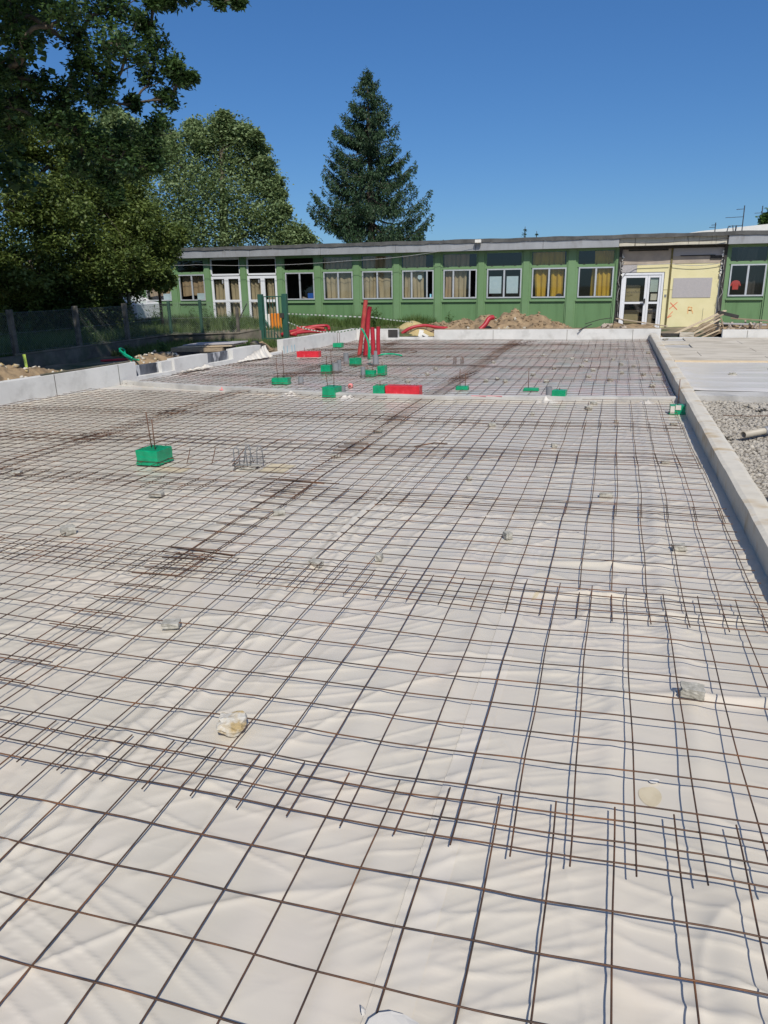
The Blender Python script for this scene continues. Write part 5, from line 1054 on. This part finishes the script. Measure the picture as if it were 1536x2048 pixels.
def tree(name, label, blobs, trunk, m, leaf, per, rg, bark='bark', r0=.05, group=None, cat='tree', **kw):
    t = thing(name, label, cat, (0, 0, 0), 0, group)
    b = MB(); b.tube([q[:3] for q in trunk], .1, 9, True, [q[3] for q in trunk]); limbs(b, trunk, blobs, rg, r0); b.build('trunk', M[bark], t, True)
    leafcloud('crown', blobs, leaf, M[m], t, rg, per, **kw); return t
OAK = [(-10.08,12.0,6.28,0.46),(-10.34,13.0,6.51,0.45),(-8.61,11.5,6.02,0.36),(-8.77,12.5,6.28,0.42),(-8.56,13.0,6.43,0.33),(-8.57,13.6,6.41,0.22),(-8.35,13.6,6.03,0.27),(-8.64,13.8,5.65,0.32),(-8.03,13.6,5.67,0.22),(-7.97,13.8,5.51,0.19),(-7.76,13.8,5.53,0.1),(-8.32,13.8,5.21,0.24),(-8.18,12.6,5.76,0.31),(-8.25,12.0,5.69,0.33),(-9.45,12.8,6.09,0.28),(-9.07,12.4,5.54,0.22),(-9.55,11.5,5.66,0.24),(-10.13,11.8,5.42,0.29),(-9.94,12.2,5.3,0.26),(-10.32,12.4,5.06,0.32),(-10.48,12.0,4.92,0.35),(-9.77,12.6,5.17,0.3),(-9.01,12.3,5.13,0.29),(-8.87,12.8,5.45,0.27),(-8.9,12.6,5.02,0.23),(-8.77,13.4,5.12,0.17),(-8.44,13.6,4.76,0.24),(-8.55,13.4,4.39,0.28),(-8.74,13.0,4.52,0.31),(-8.82,12.8,4.08,0.33),(-9.12,12.6,4.32,0.29),(-9.39,12.4,4.59,0.3),(-9.75,12.2,4.66,0.28),(-9.64,12.8,4.05,0.32),(-9.29,13.0,3.75,0.26),(-8.85,13.2,3.96,0.23),(-8.49,13.4,4.05,0.19),(-9.17,13.0,3.48,0.17),(-7.9,13.5,6.66,0.16),(-8.25,13.5,6.67,0.12),(-7.07,13.8,6.66,0.11),(-6.71,13.8,6.6,0.11),(-7.64,13.6,6.81,0.21),(-7.25,13.8,6.9,0.23),(-10.72,12.3,4.59,0.27)]
rg = np.random.default_rng(101)
# the crown goes on above the picture, towards the sun, and shades what is seen of it
UP = []
for k_ in range(95):
    z_ = rg.uniform(7.1, 9.8); x_ = rg.uniform(-13.5, -12.1+.42*z_); y_ = rg.uniform(4.5, 14.5); UP.append((x_, min(y_, 22-z_), z_, rg.uniform(.5, .8)))
for k_ in range(14): UP.append((rg.uniform(-14.5, -12.2), rg.uniform(10, 15.5), rg.uniform(4.2, 7.5), rg.uniform(.5, .8)))
tk = [(-13.9, 12.6, -.1, .42), (-13.8, 12.5, 1.5, .34), (-13.6, 12.4, 3.2, .30), (-13.2, 12.3, 4.6, .26), (-12.4, 12.3, 5.6, .2), (-11.4, 12.4, 6.4, .15), (-10.4, 12.3, 6.9, .11), (-9.2, 12.2, 7.3, .08)]
oak = tree('oak_tree', 'dark overhanging oak branches at the top left, nearest tree', [(a, b, c, d*.9) for a, b, c, d in OAK], tk, 'oak', .10, 520, rg, r0=.035, spread=.27, sub=22, aspect=.52)
leafcloud('upper_crown', UP, .20, M['oak'], oak, rg, 480, 26, .25, aspect=.7)
HORN = [(-17.5,20.0,5.97,0.89),(-17.1,21.0,5.95,1.08),(-16.48,22.0,5.61,1.12),(-16.75,19.0,4.33,1.15),(-16.24,20.0,4.12,1.2),(-15.79,21.5,4.06,1.11),(-15.13,22.5,4.55,0.73),(-14.55,22.0,3.59,0.8),(-14.21,22.5,2.99,0.46),(-14.91,21.0,2.68,0.94),(-15.6,20.0,2.68,1.06),(-16.56,19.0,2.69,1.18),(-17.98,19.5,1.57,0.78),(-16.88,20.0,1.68,0.78),(-15.78,20.5,1.8,0.7),(-14.54,22.0,2.3,0.62),(-14.3,22.3,2.06,0.36),(-14.19,23.0,3.47,0.41),(-18.17,21.0,7.13,0.61),(-15.71,23.0,5.54,0.82),(-16.84,22.0,6.79,0.63)]
rg = np.random.default_rng(102)
HL = [h_ for h_ in HORN if h_[0] < -16.0]+[(-16.2, 20.6, .9, .55), (-17.0, 20.0, .9, .6), (-17.8, 19.6, .9, .7), (-15.6, 21.4, .9, .5), (-16.5, 22.3, 1.0, .6), (-17.6, 22.2, 1.0, .8), (-18.9, 22.5, 1.1, .9), (-20.3, 22.0, 1.1, 1.0), (-21.8, 22.5, 1.3, 1.2), (-17.2, 21.5, 1.2, .8), (-18.4, 21.5, 1.5, .9), (-19.6, 21, 1.6, 1.0), (-19.5, 20.5, 3.2, 1.3), (-16.4, 21.6, 1.5, .7), (-15.9, 20.8, 1.3, .55), (-16.9, 22.6, 2.6, .9), (-18.6, 23, 2.6, 1.2), (-20.5, 23, 2, 1.2), (-18.6, 18.5, 4.6, 1.2), (-18.3, 18.8, 3.0, 1.2), (-19, 19, 6.2, 1.1), (-18.0, 22, 4.5, 1.3), (-17.2, 17.8, 2.2, .7)]; HR = [h_ for h_ in HORN if h_[0] >= -16.0]+[(-16.2, 23.2, 3.2, 1.1), (-15.6, 22.8, 3.6, .9), (-15.4, 22.6, 2.9, .8), (-14.7, 22.2, 3.0, .6), (-16.6, 23.6, 2.2, .8), (-17.4, 24.5, 2.3, 1.0)]
tree('hornbeam_tree', 'dense dark green broadleaf tree behind the fence at the left edge', HL, [(-17.6, 20.4, .2, .2), (-17.5, 20.4, 1.5, .17), (-17.4, 20.4, 3, .13), (-17.3, 20.5, 5, .08)], 'horn', .12, 5200, rg, r0=.05, group='broadleaf trees at the left', spread=.15, sub=48, aspect=.6)
tree('hornbeam_tree', 'broadleaf tree with branches drooping over the left end of the school roof', HR, [(-16.1, 22.2, .2, .17), (-16.0, 22.2, 1.4, .15), (-15.9, 22.1, 3, .11), (-15.8, 22.2, 4.2, .07)], 'horn', .11, 4200, rg, r0=.04, group='broadleaf trees at the left', spread=.16, sub=44, aspect=.6)
BACK = [(-20.3,41.5,9.95,.35),(-21.6,41.5,10.75,.3),(-23.4,41.2,10.4,.35),(-19.3,41.6,8.2,.4),(-18.7,41.6,6.6,.4),(-18.3,41.2,5.7,.45),(-19.6,41.2,9.6,.28),(-22.0,42.0,10.2,0.74),(-20.94,42.0,9.79,0.85),(-22.91,41.0,9.77,0.84),(-22.63,42.0,8.73,1.33),(-20.75,42.0,8.35,1.2),(-19.92,42.0,6.99,1.2),(-21.35,41.0,6.45,1.42),(-22.64,40.0,6.95,1.54),(-24.06,40.0,8.31,1.26),(-23.99,39.0,6.41,1.38),(-18.95,41.0,5.29,0.96),(-20.24,41.0,4.81,1.28),(-21.94,40.0,4.56,1.41),(-23.23,39.0,4.83,1.25),(-19.03,42.0,7.21,0.45),(-19.9,42.0,9.08,0.51),(-25.18,41.0,9.55,0.86)]
B2 = [(-25.55,40.0,9.17,1.4),(-27.4,41.0,10.22,1.01),(-28.74,40.0,9.9,1.43),(-28.43,41.0,11.21,0.58),(-27,39,8,1.6),(-28.5,39,6.5,1.6),(-26,38,6,1.5),(-30,40,8,1.6),(-25.8,38.5,3.8,1.4),(-31,40,10,1.3)]
rg = np.random.default_rng(103)
tree('poplar_tree', 'tall pale green tree behind the school left of the spruce', BACK, [(-22.0, 41, -.1, .4), (-22, 41, 3, .33), (-21.8, 41, 6, .22), (-21.8, 41.3, 9, .1)], 'back', .18, 3000, rg, r0=.07, group='pale trees behind the school', spread=.30, sub=60, aspect=.62)
tree('poplar_tree', 'pale tree seen between oak and dark hedge trees at far left', B2, [(-28, 40, -.1, .4), (-28, 40, 4, .3), (-27.6, 40, 8, .12)], 'back', .2, 3000, rg, r0=.07, group='pale trees behind the school', spread=.16, sub=55, aspect=.62)
tree('bushy_tree', 'small bushy green tree top just left of the spruce behind the roof', [(-17.62,41.0,4.57,0.75),(-16.88,41.0,4.20,0.55),(-17.3,41,3.8,.9),(-18.2, 41, 4.0, .9)], [(-17.5, 41, -.1, .15), (-17.4, 41, 2, .12), (-17.4, 41, 3.6, .06)], 'back', .17, 1800, rg, r0=.03, spread=.2, sub=40, aspect=.62)
tree('round_leaved_tree', 'leafy branch tip at the right edge above the roof', [(5.42,34.0,3.78,0.23),(5.6,34.0,3.5,0.31),(5.9,34.0,3.94,0.47),(6.4,34.2,4.0,.6),(5.75,34,3.2,.4)], [(6.5, 34.2, -.1, .12), (6.4, 34.2, 2, .09), (6.3, 34.1, 3.2, .05)], 'weed', .13, 420, rg, r0=.02, spread=.2, sub=22, aspect=.8)
for i, (x, y, h_, lab) in enumerate(((-6.87, 60, 5.5, 'tiny distant conifer tip above the roof right of the spruce'), (-6.0, 60, 5.15, 'thinner distant conifer tip right of the first one'))):
    t = thing('distant_conifer', lab, 'tree', (0, 0, 0), 0, 'distant conifer tips'); MB().tube([(x, y, 0), (x, y, h_)], .05, 5, True, [.1, .02]).build('trunk', M['bark'], t)
    leafcloud('crown', [(x, y, h_-.25-.3*k_, (.06+.055*k_)*(1 if i == 0 else .6)) for k_ in range(8)], .13, M['spruce'], t, rg, 60, 12, .4, aspect=.35)
# spruce
rg = np.random.default_rng(104); TX, TY, TH = -14.25, 45.0, 13.3
sp_t = thing('spruce_tree', 'tall dark spruce with drooping branches rising behind the school roof', 'tree', (TX, TY, 0))
b = MB(); b.tube([(0, 0, -.1), (0, 0, 5), (.05, 0, 9), (0, 0, TH-.3)], .2, 9, True, [.34, .24, .13, .02])
PP = []; DD = []; LL = []; VV = []
z_ = 2.6
while z_ < TH-.25:
    f = (TH-z_)/TH; R_ = min(3.9, .14+(TH-z_)*.56-.012*(TH-z_)**2); nb = 7 if f > .15 else 5
    for k_ in range(nb):
        az = rg.uniform(0, 6.283); Lb = R_*rg.uniform(.62, 1.10); dr = rg.uniform(.18, .34)*(1 if f > .3 else .5); c_, s_ = math.cos(az), math.sin(az); pts = []
        ts = np.linspace(0, 1, 10)
        for t in ts: pts.append((c_*Lb*t, s_*Lb*t, z_+Lb*(-dr*math.sin(t*2.3)+.30*t**3)))
        b.tube(pts, .03, 4, False, [.045*(1-t)*f+.012 for t in ts])
        pts = np.array(pts); ns = int(Lb/.045)
        u = rg.uniform(.12, 1, ns)**.85; base = np.stack([np.interp(u, ts, pts[:, q]) for q in range(3)], -1)
        side = np.array([-s_, c_, 0]); wd = (.10+.30*Lb/4*np.sin(u*3.0))*rg.normal(size=ns); base = base+side*wd[:, None]
        for rep in range(9):
            hang = np.clip(rg.uniform(0, 1, ns)*(.16+.85*f*(1-u*.8)), 0, 1.2)
            P = base+rg.normal(size=(ns, 3))*.05; P[:, 2] -= hang
            out = np.array([c_, s_, 0])
            d = out*(.35+.9*u[:, None])*rg.uniform(.3, 1, (ns, 1))+side*rg.normal(size=(ns, 1))*.5+np.array([0, 0, 1])*(np.where(hang > .08, -1.0, .25)+.3*rg.normal(size=ns))[:, None]
            PP.append(P); DD.append(d); LL.append(rg.uniform(.10, .20, ns)); VV.append(np.clip(.35+.5*u*rg.uniform(.4, 1, ns), 0, 1))
    z_ += .27+.14*f
for k_ in range(60):
    zz = TH-rg.uniform(0, .9); PP.append(np.array([[0, 0, zz]])+rg.normal(size=(1, 3))*.04); DD.append(np.array([[rg.normal(), rg.normal(), .9]])); LL.append(np.array([.14+.2*(TH-zz)])); VV.append(np.array([.6]))
P = np.concatenate(PP); D = np.concatenate(DD); D /= np.linalg.norm(D, axis=1)[:, None]; L_ = np.concatenate(LL)[:, None]; va = np.concatenate(VV); n = len(P)
s = np.cross(D, rg.normal(size=(n, 3))); s /= np.linalg.norm(s, axis=1)[:, None]; W = L_*.17
V = np.stack([P-s*W*.5, P+D*L_*.5+s*W, P+D*L_, P+D*L_*.5-s*W], 1).reshape(-1, 3); i = np.arange(n)*4
npmesh('crown', V, np.stack([i, i+1, i+2, i+3], -1), M['spruce'], sp_t, False, np.repeat(va, 4)); b.build('trunk', M['bark'], sp_t, True)
# ------------------------------------------------------------------ grass and weeds
def blades(name, X, Y, Z, H_, rg, m, label, wd=.012):
    n = len(X); a = rg.uniform(0, 6.283, n); ln = H_*rg.uniform(.1, .7, n); dx_, dy_ = np.cos(a)*ln, np.sin(a)*ln; px, py = -np.sin(a)*wd*.5, np.cos(a)*wd*.5
    B = np.stack([X, Y, Z-.02], -1); q = np.stack([px, py, 0*px], -1); mid = B+np.stack([dx_*.35, dy_*.35, H_*.6], -1); top = B+np.stack([dx_, dy_, H_], -1)
    V = np.stack([B-q, B+q, mid+q*.8, mid-q*.8, top], 1).reshape(-1, 3); i = np.arange(n)*5
    F = np.concatenate([np.stack([i, i+1, i+2], -1), np.stack([i, i+2, i+3], -1), np.stack([i+3, i+2, i+4], -1)])
    o = npmesh(name, V, F, M[m], None, False, np.repeat(np.clip(.5+.3*rg.normal(size=n)+.3*pn(X*1.3, Y*1.3, 5), 0, 1), 5)); return tag(o, label, 'grass', None, 'stuff')
rg = np.random.default_rng(55); n = 26000
X = -13.15-rg.uniform(0, 1, n)**1.3*3.5; Y = rg.uniform(10, 22.5, n); blades('tall_grass', X, Y, yardz(X, Y), rg.uniform(.10, .42, n), rg, 'grass', 'tall uncut grass behind the fence wall in the shade')
n = 26000; X = rg.uniform(-17.5, -6.4, n); Y = 28.35-rg.uniform(0, 1, n)**1.6*5.0; hm = rg.uniform(.12, .42, n)*(.6+.6*sstep(-.3, .4, pn(X*.9, Y*.9, 6))); k_ = (X < -7.2) | (Y > 27)
hm = hm*np.where((Y < 26.6) & (X > -12.6), .38, 1.); blades('wall_grass', X[k_], Y[k_], yardz(X, Y)[k_], hm[k_], rg, 'grass', 'ragged grass along the foot of the green school wall')
n = 9000; X = rg.uniform(-12.9, -9.2, n); Y = rg.uniform(17.2, 21.3, n); k_ = (X < np.array([wx(q) for q in Y])-.35) & ((Y > 19.2) | (X < -10.6)); blades('bank_grass', X[k_], Y[k_], yardz(X, Y)[k_]+.03, rg.uniform(.08, .26, n)[k_], rg, 'grass', 'grass tufts on the bank in front of the gate')
def weed(x, y, z, h_, label, rg, nst=5, leaf=.07):
    t = thing('weed_plant', label, 'weed', (x, y, z), 0, 'tall weeds'); b = MB(); bl = []
    for k_ in range(nst):
        a = rg.uniform(0, 6.28); e = h_*rg.uniform(.6, 1); r_ = h_*rg.uniform(.1, .35); pts = [(math.cos(a)*r_*t**1.5, math.sin(a)*r_*t**1.5, e*t) for t in (0, .35, .7, 1)]; b.tube(pts, .004, 4, True, [.006, .005, .003, .002])
        for q in np.linspace(.2, 1, 6): bl.append((math.cos(a)*r_*q**1.5, math.sin(a)*r_*q**1.5, e*q, .05))
    b.build('stem', M['weed'], t); leafcloud('leaves', bl, leaf, M['weed'], t, rg, 9, 5, .5, aspect=.4)
WD = [(-8.05, 25.4, .25, .75, 'bushy weed standing just right of the tall red conduits'), (-12.2, 21.3, .38, .95, 'tallest weed behind the fence in front of the white doors'), (-11.5, 21.5, .36, .7, 'weed behind the fence nearest the gate'), (-13.0, 22.0, .38, .8, 'weed in front of the left window'), (-14.2, 21.6, .38, .9, 'weed at the corner of the fence by the pale trunk'),
      (-13.5, 19.4, .38, .8, 'weed behind the fence beside the third post'), (-13.6, 17.3, .38, .7, 'weed behind the fence between second and third posts'), (-13.7, 15.2, .38, .7, 'weed behind the fence between first and second posts'), (-8.9, 28.0, .25, .55, 'thin weed against the green wall left of the conduits'), (-5.9, 28.1, .15, .55, 'thin weed against the green wall right of the conduits'), (-11.9, 16.6, .1, .35, 'yellowish weed at the foot of the fence wall'), (-11.3, 17.3, .1, .4, 'weed beside the formwork boards')]
for x, y, z, h_, lab in WD: weed(x, y, z, h_, lab, rg, 7 if h_ > .6 else 4)
